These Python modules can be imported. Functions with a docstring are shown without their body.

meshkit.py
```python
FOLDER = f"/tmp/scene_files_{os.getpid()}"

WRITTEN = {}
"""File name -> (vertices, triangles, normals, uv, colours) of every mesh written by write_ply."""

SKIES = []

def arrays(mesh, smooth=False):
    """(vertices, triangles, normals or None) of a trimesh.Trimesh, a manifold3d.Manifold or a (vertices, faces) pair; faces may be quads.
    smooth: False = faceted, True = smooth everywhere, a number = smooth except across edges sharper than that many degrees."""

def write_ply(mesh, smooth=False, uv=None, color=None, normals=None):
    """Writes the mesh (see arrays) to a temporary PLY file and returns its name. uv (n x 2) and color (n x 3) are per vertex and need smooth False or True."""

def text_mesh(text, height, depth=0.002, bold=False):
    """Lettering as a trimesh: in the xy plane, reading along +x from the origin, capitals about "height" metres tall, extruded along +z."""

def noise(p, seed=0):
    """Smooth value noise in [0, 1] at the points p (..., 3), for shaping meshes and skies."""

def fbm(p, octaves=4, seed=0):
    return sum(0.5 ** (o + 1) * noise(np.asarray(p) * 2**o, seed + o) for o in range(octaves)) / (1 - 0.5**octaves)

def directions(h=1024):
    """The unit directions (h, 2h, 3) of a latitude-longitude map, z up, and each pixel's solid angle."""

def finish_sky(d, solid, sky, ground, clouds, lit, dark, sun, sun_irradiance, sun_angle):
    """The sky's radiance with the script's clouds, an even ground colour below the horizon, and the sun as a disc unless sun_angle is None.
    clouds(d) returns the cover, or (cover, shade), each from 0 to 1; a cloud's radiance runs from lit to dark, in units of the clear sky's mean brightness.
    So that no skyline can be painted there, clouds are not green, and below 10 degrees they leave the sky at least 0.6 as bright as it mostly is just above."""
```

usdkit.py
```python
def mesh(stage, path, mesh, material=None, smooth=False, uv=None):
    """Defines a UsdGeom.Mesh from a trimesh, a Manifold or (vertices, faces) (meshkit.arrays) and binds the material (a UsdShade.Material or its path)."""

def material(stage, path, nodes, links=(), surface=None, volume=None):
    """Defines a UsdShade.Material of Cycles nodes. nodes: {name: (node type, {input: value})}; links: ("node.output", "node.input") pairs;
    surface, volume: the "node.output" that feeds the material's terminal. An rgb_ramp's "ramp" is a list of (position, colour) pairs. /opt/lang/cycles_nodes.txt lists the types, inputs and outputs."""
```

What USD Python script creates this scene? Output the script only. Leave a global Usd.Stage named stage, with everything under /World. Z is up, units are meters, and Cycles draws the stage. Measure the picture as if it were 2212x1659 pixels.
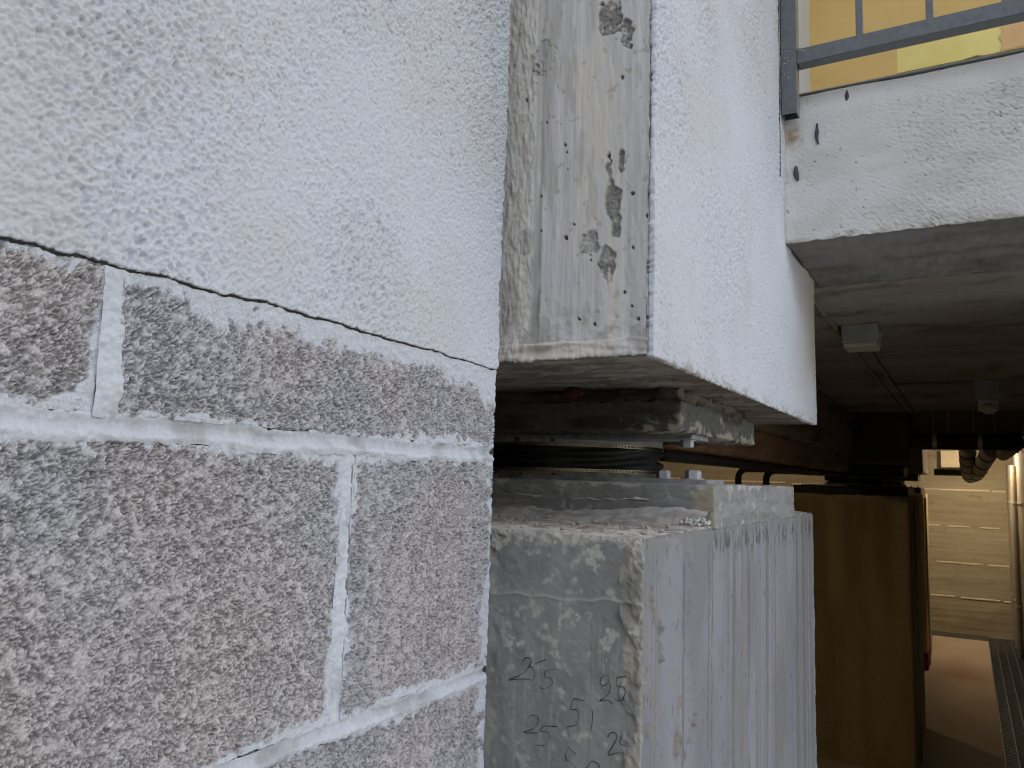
import math
import numpy as np
import trimesh
import usdkit
from scipy.ndimage import gaussian_filter, map_coordinates
from scipy.spatial import cKDTree
from shapely.geometry import LineString, Polygon
from pxr import Gf, Sdf, Usd, UsdGeom, UsdLux, UsdShade, Vt

stage = Usd.Stage.CreateInMemory()
UsdGeom.SetStageUpAxis(stage, UsdGeom.Tokens.z)
UsdGeom.SetStageMetersPerUnit(stage, 1.0)
UsdGeom.Xform.Define(stage, '/World')
UsdGeom.Scope.Define(stage, '/World/Looks')

# ------------------------------------------------------------------ camera, sky, sun, exposure
FOCAL_PX, WIDTH_PX = 1700.0, 2212.0
YAW, PITCH, ROLL = 0.52446446, 0.11564639, 0.0295296
fwd = np.array([-math.sin(YAW) * math.cos(PITCH), math.cos(YAW) * math.cos(PITCH), math.sin(PITCH)])
rgt = np.array([math.cos(YAW), math.sin(YAW), 0.0])
upv = np.cross(rgt, fwd)
rgt, upv = rgt * math.cos(ROLL) + upv * math.sin(ROLL), -rgt * math.sin(ROLL) + upv * math.cos(ROLL)
cam = UsdGeom.Camera.Define(stage, '/World/camera')
cam.AddTransformOp().Set(Gf.Matrix4d(*rgt, 0, *upv, 0, *(-fwd), 0, 0, 0, 0, 1))
cam.CreateHorizontalApertureAttr(36.0)
cam.CreateVerticalApertureAttr(27.0)
cam.CreateFocalLengthAttr(36.0 * FOCAL_PX / WIDTH_PX)
cam.CreateClippingRangeAttr(Gf.Vec2f(0.02, 500))
cam.CreateFStopAttr(30.0)
cam.CreateFocusDistanceAttr(0.95)
cam.CreateExposureAttr(2.08)

SUN = np.array([-0.62, 0.42, 0.0]); SUN /= np.linalg.norm(SUN)
ELEV = math.radians(52)
SUN = SUN * math.cos(ELEV) + np.array([0, 0, math.sin(ELEV)])
dome = UsdLux.DomeLight.Define(stage, '/World/sky')
sky_mat = usdkit.material(stage, '/World/Looks/sky', {
    'sky': ('sky_texture', {'sky_type': 'single_scattering', 'sun_disc': False, 'sun_elevation': ELEV, 'sun_rotation': math.atan2(SUN[0], SUN[1])}),
    'tc': ('texture_coordinate', {}),
    'n': ('noise_texture', {'scale': 2.2, 'detail': 6.0, 'roughness': 0.6}),
    'r': ('rgb_ramp', {'ramp': [(0.30, (0.15, 0.15, 0.15)), (0.62, (0.65, 0.65, 0.65))]}),
    'm': ('mix_color', {'b': (1.0, 0.985, 0.96)}),
    'sc': ('mix_color', {'blend_type': 'multiply', 'fac': 1.0, 'a': (6.6, 6.6, 6.6), 'b': (1, 0.985, 0.97)}),
    'bg': ('background_shader', {'strength': 0.10})},
    [('tc.generated', 'n.vector'), ('n.fac', 'r.fac'), ('r.color', 'm.fac'), ('sky.color', 'm.a'), ('sc.result', 'm.b'), ('m.result', 'bg.color')], surface='bg.background')
UsdShade.MaterialBindingAPI.Apply(dome.GetPrim()).Bind(sky_mat)
sun = UsdLux.DistantLight.Define(stage, '/World/sun')
sun.CreateIntensityAttr(0.6); sun.CreateAngleAttr(0.5); sun.CreateColorAttr(Gf.Vec3f(1.0, 0.95, 0.87))
sun.GetPrim().CreateAttribute('inputs:normalize', Sdf.ValueTypeNames.Bool).Set(True)
zl = SUN; xl = np.cross([0, 0, 1], zl); xl /= np.linalg.norm(xl); yl = np.cross(zl, xl)
sun.AddTransformOp().Set(Gf.Matrix4d(*xl, 0, *yl, 0, *zl, 0, 0, 0, 0, 1))
for p, l in ((dome, 'sky'),):
    p.GetPrim().SetCustomDataByKey('kind', 'structure')

# ------------------------------------------------------------------ helpers
_fields = {}
def field(seed):
    if seed not in _fields:
        g = gaussian_filter(np.random.default_rng(seed).normal(size=(512, 512)), 2.0, mode='wrap')
        _fields[seed] = (g / g.std()).astype(np.float32)
    return _fields[seed]
def n2(u, v, size, seed=0):
    """Smooth noise of deviation 1 whose features are about SIZE metres across (SIZE may be a pair)."""
    su, sv = (size, size) if np.ndim(size) == 0 else size
    return map_coordinates(field(seed), [np.asarray(u) / su * 5 + 17.3 * seed, np.asarray(v) / sv * 5 + 31.7 * seed], order=1, mode='grid-wrap')
def fb(u, v, size, seed=0, octaves=3, fall=0.55):
    su, sv = (size, size) if np.ndim(size) == 0 else size
    out, w = 0, 1.0
    for o in range(octaves):
        out = out + w * n2(u, v, (su / 2.03**o, sv / 2.03**o), seed + 11 * o); w *= fall
    return out / math.sqrt(sum(fall ** (2 * o) for o in range(octaves)))
def sstep(a, b, x):
    t = np.clip((x - a) / (b - a), 0, 1)
    return t * t * (3 - 2 * t)
def lerp(a, b, t):
    t = np.asarray(t)[..., None]
    return np.asarray(a) * (1 - t) + np.asarray(b) * t
def lines(*spans):
    """Grid lines from (start, end, step) spans laid end to end."""
    out = []
    for a, b, s in spans:
        n = max(1, int(round(abs(b - a) / s)))
        out.extend(np.linspace(a, b, n + 1)[(1 if out else 0):])
    return np.array(out)

made, bases = {}, {}
def numbered(parent, name):
    path = f'{parent}/{name}'
    k = made.get(path, 0); made[path] = k + 1
    return path if k == 0 else f'{path}_{k:03d}'
def mark(prim, label=None, cat=None, group=None, kind=None):
    for k, v in (('label', label), ('category', cat), ('group', group), ('kind', kind)):
        if v: prim.SetCustomDataByKey(k, v)
    return prim
def thing(name, label, cat, base=(0, 0, 0), group=None, kind=None):
    path = numbered('/World', name)
    x = UsdGeom.Xform.Define(stage, path); x.AddTranslateOp().Set(Gf.Vec3d(*map(float, base)))
    bases[path] = np.asarray(base, float)
    mark(x.GetPrim(), label, cat, group, kind)
    return path
def origin(path):
    while path not in bases and path != '/World' and path:
        path = path.rsplit('/', 1)[0]
    return bases.get(path, np.zeros(3))
def part(parent, name, mesh, material, smooth=35, colour=None, label=None, kind=None):
    """One Mesh prim under PARENT (a path); points are given in world metres."""
    if isinstance(mesh, trimesh.Trimesh): mesh = (np.array(mesh.vertices), np.array(mesh.faces))
    v, f = np.asarray(mesh[0], float), np.asarray(mesh[1], int)
    path = numbered(parent, name)
    if colour is not None and smooth not in (True, False): smooth = True
    m = usdkit.mesh(stage, path, (v - origin(parent), f), material, smooth=smooth)
    if colour is not None:
        UsdGeom.PrimvarsAPI(m).CreatePrimvar('paint', Sdf.ValueTypeNames.Color3fArray, 'vertex').Set(Vt.Vec3fArray.FromNumpy(np.asarray(np.clip(colour, 0, 1), np.float32)))
    mark(m.GetPrim(), label, kind=kind)
    return path
def top(name, mesh, material, label=None, cat=None, group=None, kind=None, smooth=35, colour=None):
    p = part('/World', name, mesh, material, smooth, colour)
    mark(stage.GetPrimAtPath(p), label, cat, group, kind)
    return p

def slab(xs, ys, zs, fine, round_r=0.002, height=None, colour=None, warp=None):
    """A closed box as ONE welded mesh: the faces named in FINE follow the grid lines, the others are bare.
    round_r(p): radius of the edges there; height(p, n): how far the surface stands out; colour(p, n, h)."""
    xs, ys, zs = map(np.asarray, (xs, ys, zs))
    ax = (xs, ys, zs); N = [len(a) for a in ax]
    keys, quads, nrm = [], [], []
    for face in ('+x', '-x', '+y', '-y', '+z', '-z'):
        d = 'xyz'.index(face[1]); a, b = [(1, 2), (2, 0), (0, 1)][d]
        if face in fine: ia, ib = np.arange(N[a]), np.arange(N[b])
        else: ia, ib = np.array([0, N[a] - 1]), np.array([0, N[b] - 1])
        A, B = np.meshgrid(ia, ib, indexing='ij')
        idx = [None] * 3; idx[a], idx[b] = A, B; idx[d] = np.full(A.shape, N[d] - 1 if face[0] == '+' else 0)
        k = idx[0] + N[0] * (idx[1] + N[1] * idx[2])
        q = np.stack([k[:-1, :-1], k[1:, :-1], k[1:, 1:], k[:-1, 1:]], -1).reshape(-1, 4)
        quads.append(q if face[0] == '+' else q[:, ::-1])
    quads = np.concatenate(quads)
    uk, inv = np.unique(quads.ravel(), return_inverse=True)
    quads = inv.reshape(-1, 4)
    i = uk % N[0]; j = (uk // N[0]) % N[1]; k = uk // (N[0] * N[1])
    p = np.stack([xs[i], ys[j], zs[k]], 1)
    lo = np.array([a[0] for a in ax]); hi = np.array([a[-1] for a in ax])
    r = round_r(p) if callable(round_r) else np.full(len(p), round_r)
    r = np.minimum(r, (hi - lo).min() * 0.45)[:, None]
    q = np.clip(p, lo + r, hi - r)
    d = p - q; L = np.linalg.norm(d, axis=1, keepdims=True); n = d / np.maximum(L, 1e-9)
    h = height(p, n) if height else np.zeros(len(p))
    col = colour(p, n, h) if colour else None
    out = q + n * (r + h[:, None])
    if warp: out = warp(out, p)
    return (out, quads), col
def box(lo, hi, r=0.0):
    lo, hi = np.asarray(lo, float), np.asarray(hi, float)
    r = min(r, 0.3 * (hi - lo).min())
    if r <= 0:
        m = trimesh.creation.box(hi - lo); m.apply_translation((lo + hi) / 2); return m
    pts = []
    for s in np.ndindex(2, 2, 2):
        c = np.where(s, hi, lo); sg = np.where(s, -1, 1)
        for d in range(3):
            e = c + sg * r; e[d] = c[d]; pts.append(e)
    return trimesh.convex.convex_hull(np.array(pts))
def cyl(a, b, r, n=20, r2=None):
    a, b = np.asarray(a, float), np.asarray(b, float)
    L = np.linalg.norm(b - a); z = (b - a) / L
    x = np.cross(z, [0.3, 0.9, 0.27]); x /= np.linalg.norm(x); y = np.cross(z, x)
    t = np.linspace(0, 2 * np.pi, n, endpoint=False)
    ring = np.cos(t)[:, None] * x + np.sin(t)[:, None] * y
    v = np.vstack([a + ring * r, b + ring * (r if r2 is None else r2), a, b])
    f = []
    for i in range(n):
        j = (i + 1) % n
        f += [(i, j, n + j), (i, n + j, n + i), (j, i, 2 * n), (n + i, n + j, 2 * n + 1)]
    return trimesh.Trimesh(v, f, process=False)
def tube(pts, r, n=8):
    """A pipe along points, radius r (a number or one per point)."""
    pts = np.asarray(pts, float); rr = np.broadcast_to(r, len(pts)); v, f = [], []
    tg = np.gradient(pts, axis=0); tg /= np.linalg.norm(tg, axis=1, keepdims=True)
    ref = np.array([0.31, 0.12, 0.94]); x = np.cross(tg[0], ref); x /= np.linalg.norm(x)
    t = np.linspace(0, 2 * np.pi, n, endpoint=False)
    for p, z, q in zip(pts, tg, rr):
        x = x - z * (x @ z); x /= np.linalg.norm(x); y = np.cross(z, x)
        v.append(p + q * (np.cos(t)[:, None] * x + np.sin(t)[:, None] * y))
    v = np.vstack(v + [pts[:1], pts[-1:]]); m = len(pts)
    for k in range(m - 1):
        for i in range(n):
            j = (i + 1) % n; a, b, c, d = k * n + i, k * n + j, (k + 1) * n + j, (k + 1) * n + i
            f += [(a, b, c), (a, c, d)]
    for i in range(n):
        j = (i + 1) % n; f += [(j, i, m * n), ((m - 1) * n + i, (m - 1) * n + j, m * n + 1)]
    return trimesh.Trimesh(v, f, process=False)
def lathe(profile, c, n=96, wob=None):
    """Profile of (radius, z) turned about a vertical axis at c; closed at both ends."""
    pr = np.asarray(profile, float); t = np.linspace(0, 2 * np.pi, n, endpoint=False)
    R = pr[:, 0][:, None] + (wob(t[None, :], pr[:, 1][:, None]) if wob else 0 * t[None, :])
    v = np.stack([c[0] + R * np.cos(t), c[1] + R * np.sin(t), np.broadcast_to(pr[:, 1][:, None] + c[2], R.shape)], -1).reshape(-1, 3)
    m = len(pr); v = np.vstack([v, [c[0], c[1], c[2] + pr[0, 1]], [c[0], c[1], c[2] + pr[-1, 1]]]); f = []
    for k in range(m - 1):
        for i in range(n):
            j = (i + 1) % n; a, b, cc, d = k * n + i, k * n + j, (k + 1) * n + j, (k + 1) * n + i
            f += [(a, b, cc), (a, cc, d)]
    for i in range(n):
        j = (i + 1) % n; f += [(j, i, m * n), ((m - 1) * n + i, (m - 1) * n + j, m * n + 1)]
    return trimesh.Trimesh(v, f, process=False)
cat_ = trimesh.util.concatenate

# ------------------------------------------------------------------ materials
def mat_paint(name, rough=0.9, grain=900.0, bump=0.15, vary=0.10, spec=0.2):
    """Pigment comes from the mesh (primvar 'paint'), fine grain from noise."""
    return usdkit.material(stage, f'/World/Looks/{name}', {
        'a': ('attribute', {'attribute': 'paint'}), 'g': ('geometry', {}),
        'n': ('noise_texture', {'scale': grain, 'detail': 3.0, 'roughness': 0.6}),
        'mr': ('map_range', {'from_min': 0.3, 'from_max': 0.7, 'to_min': 1 - vary, 'to_max': 1 + vary, 'clamp': True}),
        'v': ('vector_math', {'math_type': 'scale'}),
        'b': ('bump', {'strength': bump, 'distance': 0.001}),
        'p': ('principled_bsdf', {'roughness': rough, 'specular_ior_level': spec, 'diffuse_roughness': 0.4})},
        [('g.position', 'n.vector'), ('n.fac', 'mr.value'), ('a.color', 'v.vector1'), ('mr.result', 'v.scale'), ('v.vector', 'p.base_color'), ('n.fac', 'b.height'), ('b.normal', 'p.normal')], surface='p.BSDF')
def mat_plain(name, colour, colour2=None, rough=0.7, scale=40.0, bump=0.2, dist=0.001, metallic=0.0, spec=0.4, stretch=(1, 1, 1)):
    c2 = colour2 or tuple(c * 0.75 for c in colour)
    return usdkit.material(stage, f'/World/Looks/{name}', {
        'g': ('geometry', {}), 'mp': ('mapping', {'scale': stretch}),
        'n': ('noise_texture', {'scale': scale, 'detail': 5.0, 'roughness': 0.62}),
        'r': ('rgb_ramp', {'ramp': [(0.32, colour2 if colour2 else c2), (0.62, colour)]}),
        'b': ('bump', {'strength': bump, 'distance': dist}),
        'p': ('principled_bsdf', {'roughness': rough, 'metallic': metallic, 'specular_ior_level': spec})},
        [('g.position', 'mp.vector'), ('mp.vector', 'n.vector'), ('n.fac', 'r.fac'), ('r.color', 'p.base_color'), ('n.fac', 'b.height'), ('b.normal', 'p.normal')], surface='p.BSDF')
M_render = mat_paint('render_paint', grain=1000, bump=0.5, vary=0.09)
M_block = mat_paint('block_concrete', grain=1000, bump=0.6, vary=0.20)
M_conc = mat_paint('board_marked_concrete', grain=1100, bump=0.25, vary=0.10)
M_far = mat_paint('basement_concrete', grain=60, bump=0.12, vary=0.12)
M_steel = mat_plain('galvanised_steel', (0.46, 0.47, 0.48), (0.33, 0.34, 0.35), rough=0.5, metallic=0.6, scale=120, bump=0.1)
M_plate = mat_plain('painted_plate', (0.33, 0.34, 0.35), (0.20, 0.20, 0.195), rough=0.6, scale=60)
M_drum = mat_plain('stained_steel', (0.18, 0.17, 0.14), (0.08, 0.07, 0.045), rough=0.55, scale=45)
M_rust = mat_plain('rust', (0.16, 0.055, 0.02), (0.03, 0.015, 0.01), rough=0.9, scale=300)
M_rubber = mat_plain('black_rubber', (0.006, 0.006, 0.007), (0.004, 0.004, 0.004), rough=0.6, scale=50, spec=0.4)
M_brass = mat_plain('clamp_metal', (0.36, 0.31, 0.22), (0.22, 0.18, 0.11), rough=0.35, metallic=0.9, scale=200, bump=0.05)
M_rail = mat_plain('grey_railing_paint', (0.125, 0.135, 0.146), (0.095, 0.103, 0.112), rough=0.33, scale=90, bump=0.12)
M_inside = mat_plain('bare_tube_inside', (0.02, 0.02, 0.02), rough=0.8)
M_black = mat_plain('black_insulation', (0.012, 0.012, 0.013), (0.006, 0.006, 0.006), rough=0.6, scale=30)
M_grey_plastic = mat_plain('grey_plastic', (0.33, 0.35, 0.34), (0.28, 0.30, 0.29), rough=0.5, scale=20)
M_white_plastic = mat_plain('pale_plastic', (0.55, 0.50, 0.43), (0.48, 0.43, 0.37), rough=0.4, scale=20)
M_conduit = mat_plain('conduit_plastic', (0.24, 0.22, 0.19), rough=0.5, scale=30)
M_grate = mat_plain('grating_steel', (0.10, 0.10, 0.095), (0.05, 0.05, 0.05), rough=0.6, scale=40)
M_pencil = mat_plain('pencil_graphite', (0.05, 0.055, 0.06), rough=0.6)
M_drip = mat_plain('dried_grey_paint', (0.055, 0.058, 0.066), rough=0.5)
M_white = mat_plain('white_filler', (0.66, 0.66, 0.62), (0.5, 0.5, 0.46), rough=0.9, scale=200)
M_jacket = mat_plain('pipe_jacket', (0.22, 0.215, 0.20), (0.12, 0.115, 0.105), rough=0.7, scale=25)
M_red = mat_plain('red_scrap', (0.12, 0.02, 0.018), (0.04, 0.015, 0.015), rough=0.9, scale=120)
M_crumb = mat_plain('mortar_crumbs', (0.42, 0.39, 0.35), (0.25, 0.18, 0.15), rough=0.95, scale=150)
M_ochre = mat_plain('ochre_render', (0.56, 0.385, 0.145), (0.50, 0.34, 0.12), rough=0.95, scale=5, bump=0.15)
M_yellow = mat_plain('pale_yellow_render', (0.78, 0.66, 0.24), (0.71, 0.58, 0.19), rough=0.95, scale=6, bump=0.15)
M_orange = mat_plain('faded_orange_render', (0.72, 0.48, 0.24), (0.62, 0.38, 0.17), rough=0.95, scale=9)
M_mould = mat_plain('mouldy_edge', (0.22, 0.17, 0.07), (0.10, 0.08, 0.03), rough=0.95, scale=40)
M_cream = mat_plain('cream_enamel', (0.72, 0.65, 0.52), (0.62, 0.55, 0.42), rough=0.5, scale=30)
M_leaf = usdkit.material(stage, '/World/Looks/leaf', {
    'o': ('geometry', {}), 'n': ('noise_texture', {'scale': 25.0}), 'r': ('rgb_ramp', {'ramp': [(0.3, (0.02, 0.045, 0.012)), (0.7, (0.07, 0.12, 0.03))]}),
    'p': ('principled_bsdf', {'roughness': 0.5}), 't': ('translucent_bsdf', {'color': (0.10, 0.16, 0.03)}), 'm': ('mix_closure', {'fac': 0.3})},
    [('o.position', 'n.vector'), ('n.fac', 'r.fac'), ('r.color', 'p.base_color'), ('p.BSDF', 'm.closure1'), ('t.BSDF', 'm.closure2')], surface='m.closure')
M_ground = mat_plain('courtyard_paving', (0.15, 0.14, 0.125), (0.11, 0.10, 0.092), rough=0.95, scale=8)
def mat_lamp(name, colour, strength):
    return usdkit.material(stage, f'/World/Looks/{name}', {'e': ('emission', {'color': colour, 'strength': strength})}, [], surface='e.emission')
M_lamp_fill = mat_lamp('warm_fill_lamp', (1.0, 0.74, 0.40), 75.0)  # glow of the added fill lamp near the second pedestal
M_lamp = mat_lamp('warm_lamp', (1.0, 0.76, 0.46), 190.0)

WHITE = np.array((0.595, 0.62, 0.67)); FLOOR = -1.73

# ------------------------------------------------------------------ ground and basement shell
top('ground', box((-60, -60, -1.78), (60, 1.2, FLOOR - 0.004)), M_ground, kind='structure')
def fl_col(p, n, h):
    c = lerp((0.40, 0.325, 0.265), (0.34, 0.27, 0.22), sstep(-1, 1, fb(p[:, 0], p[:, 1], (0.5, 1.2), 3)))
    red = np.exp(-(((p[:, 0] + 0.1) / 0.30) ** 2 + ((p[:, 1] - 8.7) / 0.7) ** 2)) * 0.6
    return lerp(c, (0.28, 0.16, 0.12), red)
m, c = slab(lines((-6, -0.8, 0.3), (-0.8, 0.15, 0.05)), lines((1.2, 11.4, 0.1)), [FLOOR - 0.05, FLOOR], ['+z'], 0.0005, None, fl_col)
top('basement_floor', m, M_far, kind='structure', colour=c)
top('drain_channel', box((0.15, 1.2, FLOOR - 0.35), (0.6, 11.4, FLOOR - 0.30)), M_inside, kind='structure')

# ------------------------------------------------------------------ the near block wall
WX = -0.475
def agg(u, v, seed, spacing=0.0020):
    """Exposed aggregate: flat-topped grains parted by crooked hollows; returns height (0 at the tops, down to -0.005) and a random number per grain."""
    rng = np.random.default_rng(seed)
    u0, u1, v0, v1 = u.min() - .01, u.max() + .01, v.min() - .01, v.max() + .01
    n = int((u1 - u0) * (v1 - v0) / spacing**2)
    c = np.stack([rng.uniform(u0, u1, n), rng.uniform(v0, v1, n)], 1)
    big = rng.random(n) < 0.04
    c = c[~big | True]
    r = spacing * (0.30 * rng.random(n) + 0.28 * big); z = rng.uniform(-0.0010, 0.0003, n); tone = rng.random(n); sink = rng.random(n) < 0.09
    w = np.stack([u + 0.0006 * n2(u, v, 0.003, seed), v + 0.0006 * n2(u, v, 0.003, seed + 1)], 1)
    d, k = cKDTree(c).query(w, k=3, workers=-1)
    e = d - r[k]; o = np.argsort(e, 1); row = np.arange(len(u))
    e0, e1 = e[row, o[:, 0]], e[row, o[:, 1]]; g = k[row, o[:, 0]]
    part_ = e1 - e0                                                   # 0 on the line between two grains
    deep = np.clip(0.95 + 0.35 * n2(u, v, 0.004, seed + 2), 0.3, 1.4)
    h = z[g] - np.maximum(e0 + r[g], 0) ** 2 * 120 - 0.0034 * deep * sstep(0.00085, 0.0, part_) - 0.0034 * sink[g] * sstep(0.0, 0.0012, part_)
    return np.maximum(h, -0.005), tone[g]
def crack_z(y):
    return np.interp(y, [-6, 0.232, 0.423, 0.60, 0.786], [0.118, 0.127, 0.1300, 0.1275, 0.1225]) + 0.0006 * n2(y, 0 * y, 0.012, 71) + 0.0006 * n2(y, 0 * y, 0.06, 72)
JOINT_Z = [(0.0160, 0.0305), (-0.2275, -0.2145), (-0.472, -0.459), (-0.716, -0.703), (-0.960, -0.947), (-1.204, -1.191), (-1.448, -1.435)]
YEND = 0.785
FY = lambda a, b: lines(*[s for s in ((a, min(b, -0.1), 0.02), (max(a, -0.1), min(b, 0.17), 0.004), (max(a, 0.17), b, 0.00078)) if s[1] - s[0] > 1e-6])
FZ = lambda a, b: lines(*[s for s in ((a, min(b, -0.6), 0.03), (max(a, -0.6), min(b, -0.36), 0.006), (max(a, -0.36), min(b, -0.31), 0.002), (max(a, -0.31), b, 0.00082)) if s[1] - s[0] > 1e-6])
wall = thing('block_wall', 'rough grey concrete block wall with white mortar joints below the crack', 'wall', (WX - 0.1, -2.6, FLOOR))
def block_mesh(y0, y1, z0, z1, seed, tint):
    capped = z1 > 0.1
    def masks(p):
        y, z = p[:, 1], p[:, 2]
        nz = n2(y, z, 0.010, seed) * 0.0035 + n2(y, z, 0.05, seed + 1) * 0.004
        edge = np.minimum.reduce([y - y0, (y1 - y) if y1 < YEND - .01 else y * 0 + 9, z - z0, (z1 - z) if not capped else z * 0 + 9])
        P = sstep(0.0075, 0.0008, edge + nz * 0.7 + 0.0015 * n2(y, z, 0.004, seed + 12))
        if capped:      # the render was smeared down over the top of the upper course
            width = np.interp(y, [0, 0.25, 0.30, 0.42, 0.58, 0.70, 0.785], [0.008, 0.009, 0.013, 0.021, 0.024, 0.022, 0.024]) 
            width = width + 0.018 * sstep(0.74, 0.77, y)
            P = np.maximum(P, sstep(width + 0.009, width - 0.006, crack_z(y) - z + nz * 0.8 + 0.003 * n2(y, z, 0.004, seed + 11)))
        P = np.maximum(P, sstep(YEND - 0.010, YEND - 0.003, y + nz * 1.6) * (1 if y1 > YEND - .01 else 0) * sstep(0.10, -0.02, z))
        over = sstep(0.05, 0.0, edge + n2(y, z, 0.06, seed + 5) * 0.016)      # thin overspray beside the joints
        over = np.maximum(over, 0.5 * sstep(0.0, 2.0, fb(y, z, 0.25, seed + 6)))
        if y1 > YEND - .01: over = np.maximum(over, sstep(YEND - 0.06, YEND, y + n2(y, z, 0.05, seed + 8) * 0.012))
        return P, over
    tone = {}
    def height(p, n):
        fx = n[:, 0] > 0.3
        h = np.full(len(p), -0.001)
        P, over = masks(p)
        a = np.zeros(len(p)); t = np.zeros(len(p)) + 0.5
        a[fx], t[fx] = agg(p[fx, 1], p[fx, 2], seed)
        a = a + 0.0002 * n2(p[:, 1], p[:, 2], 0.0016, seed + 2) + 0.0004 * n2(p[:, 1], p[:, 2], 0.03, seed + 9)
        s = -0.0004 + 0.0004 * n2(p[:, 1], p[:, 2], 0.005, seed + 3) + 0.2 * a
        tone['t'], tone['P'], tone['o'], tone['a'] = t, P, over, a
        return np.where(fx, np.maximum(a, -0.0052 * (1 - P) + s * P) * (1 - P) ** 0.5 + s * (1 - (1 - P) ** 0.5), h)
    def colour(p, n, h):
        t = tone['t'][:, None]
        c = np.array(tint) * (0.90 + 0.20 * t)
        c = np.where(t > 0.965, c * 0.55, c)
        c = c + (np.array((0.010, 0.0, -0.008)) * n2(p[:, 1], p[:, 2], 0.09, seed + 4)[:, None])
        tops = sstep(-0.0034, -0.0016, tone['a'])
        c = lerp(c * 0.55, c, tops)                                   # hollows darkened by depth: pit shade painted over the bare block tone
        c = lerp(c, WHITE * (0.80, 0.79, 0.83), 0.22 * tone['o'] * tops)
        return lerp(c, WHITE * 0.97, sstep(0.25, 0.7, tone['P'] + 0.25 * (t[:, 0] - 0.5) * (tone['P'] < 0.95)))
    def warp(out, p):
        if capped:
            w = sstep(z0 + 0.02, z1, p[:, 2]); out[:, 2] += w * (crack_z(p[:, 1]) - 0.0002 - gap(p[:, 1]) - z1)
        return out
    gap = lambda y: np.interp(y, [0.2, 0.5, 0.72, 0.78], [0.0012, 0.0010, 0.0006, 0.0002])
    rr = lambda p: np.where(p[:, 2] > 0.115, 0.0005, np.clip(0.0012 + 0.0006 * n2(p[:, 1], p[:, 2], 0.012, seed + 7), 0.0006, 0.003))
    vis = z1 > -0.4 and y1 > 0.0
    zs = FZ(z0, z1) if vis else lines((z0, z1, 0.06)); ys = FY(y0, y1) if vis else lines((y0, y1, 0.06))
    return slab([WX - 0.2, WX - 0.006, WX - 0.003, WX], ys, zs, ['+x', '+z', '-z', '+y', '-y'] if vis else ['+x'], rr, height if vis else None,
                colour if vis else (lambda p, n, h: np.tile(np.array(tint), (len(p), 1))), warp)
tints = [(0.560, 0.540, 0.552), (0.572, 0.546, 0.544), (0.545, 0.527, 0.545), (0.562, 0.540, 0.546), (0.535, 0.517, 0.540)]
edges_z = [(JOINT_Z[0][1], 0.1235)] + [(JOINT_Z[k + 1][1], JOINT_Z[k][0]) for k in range(6)] + [(FLOOR, JOINT_Z[6][0])]
seed = 100
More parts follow.
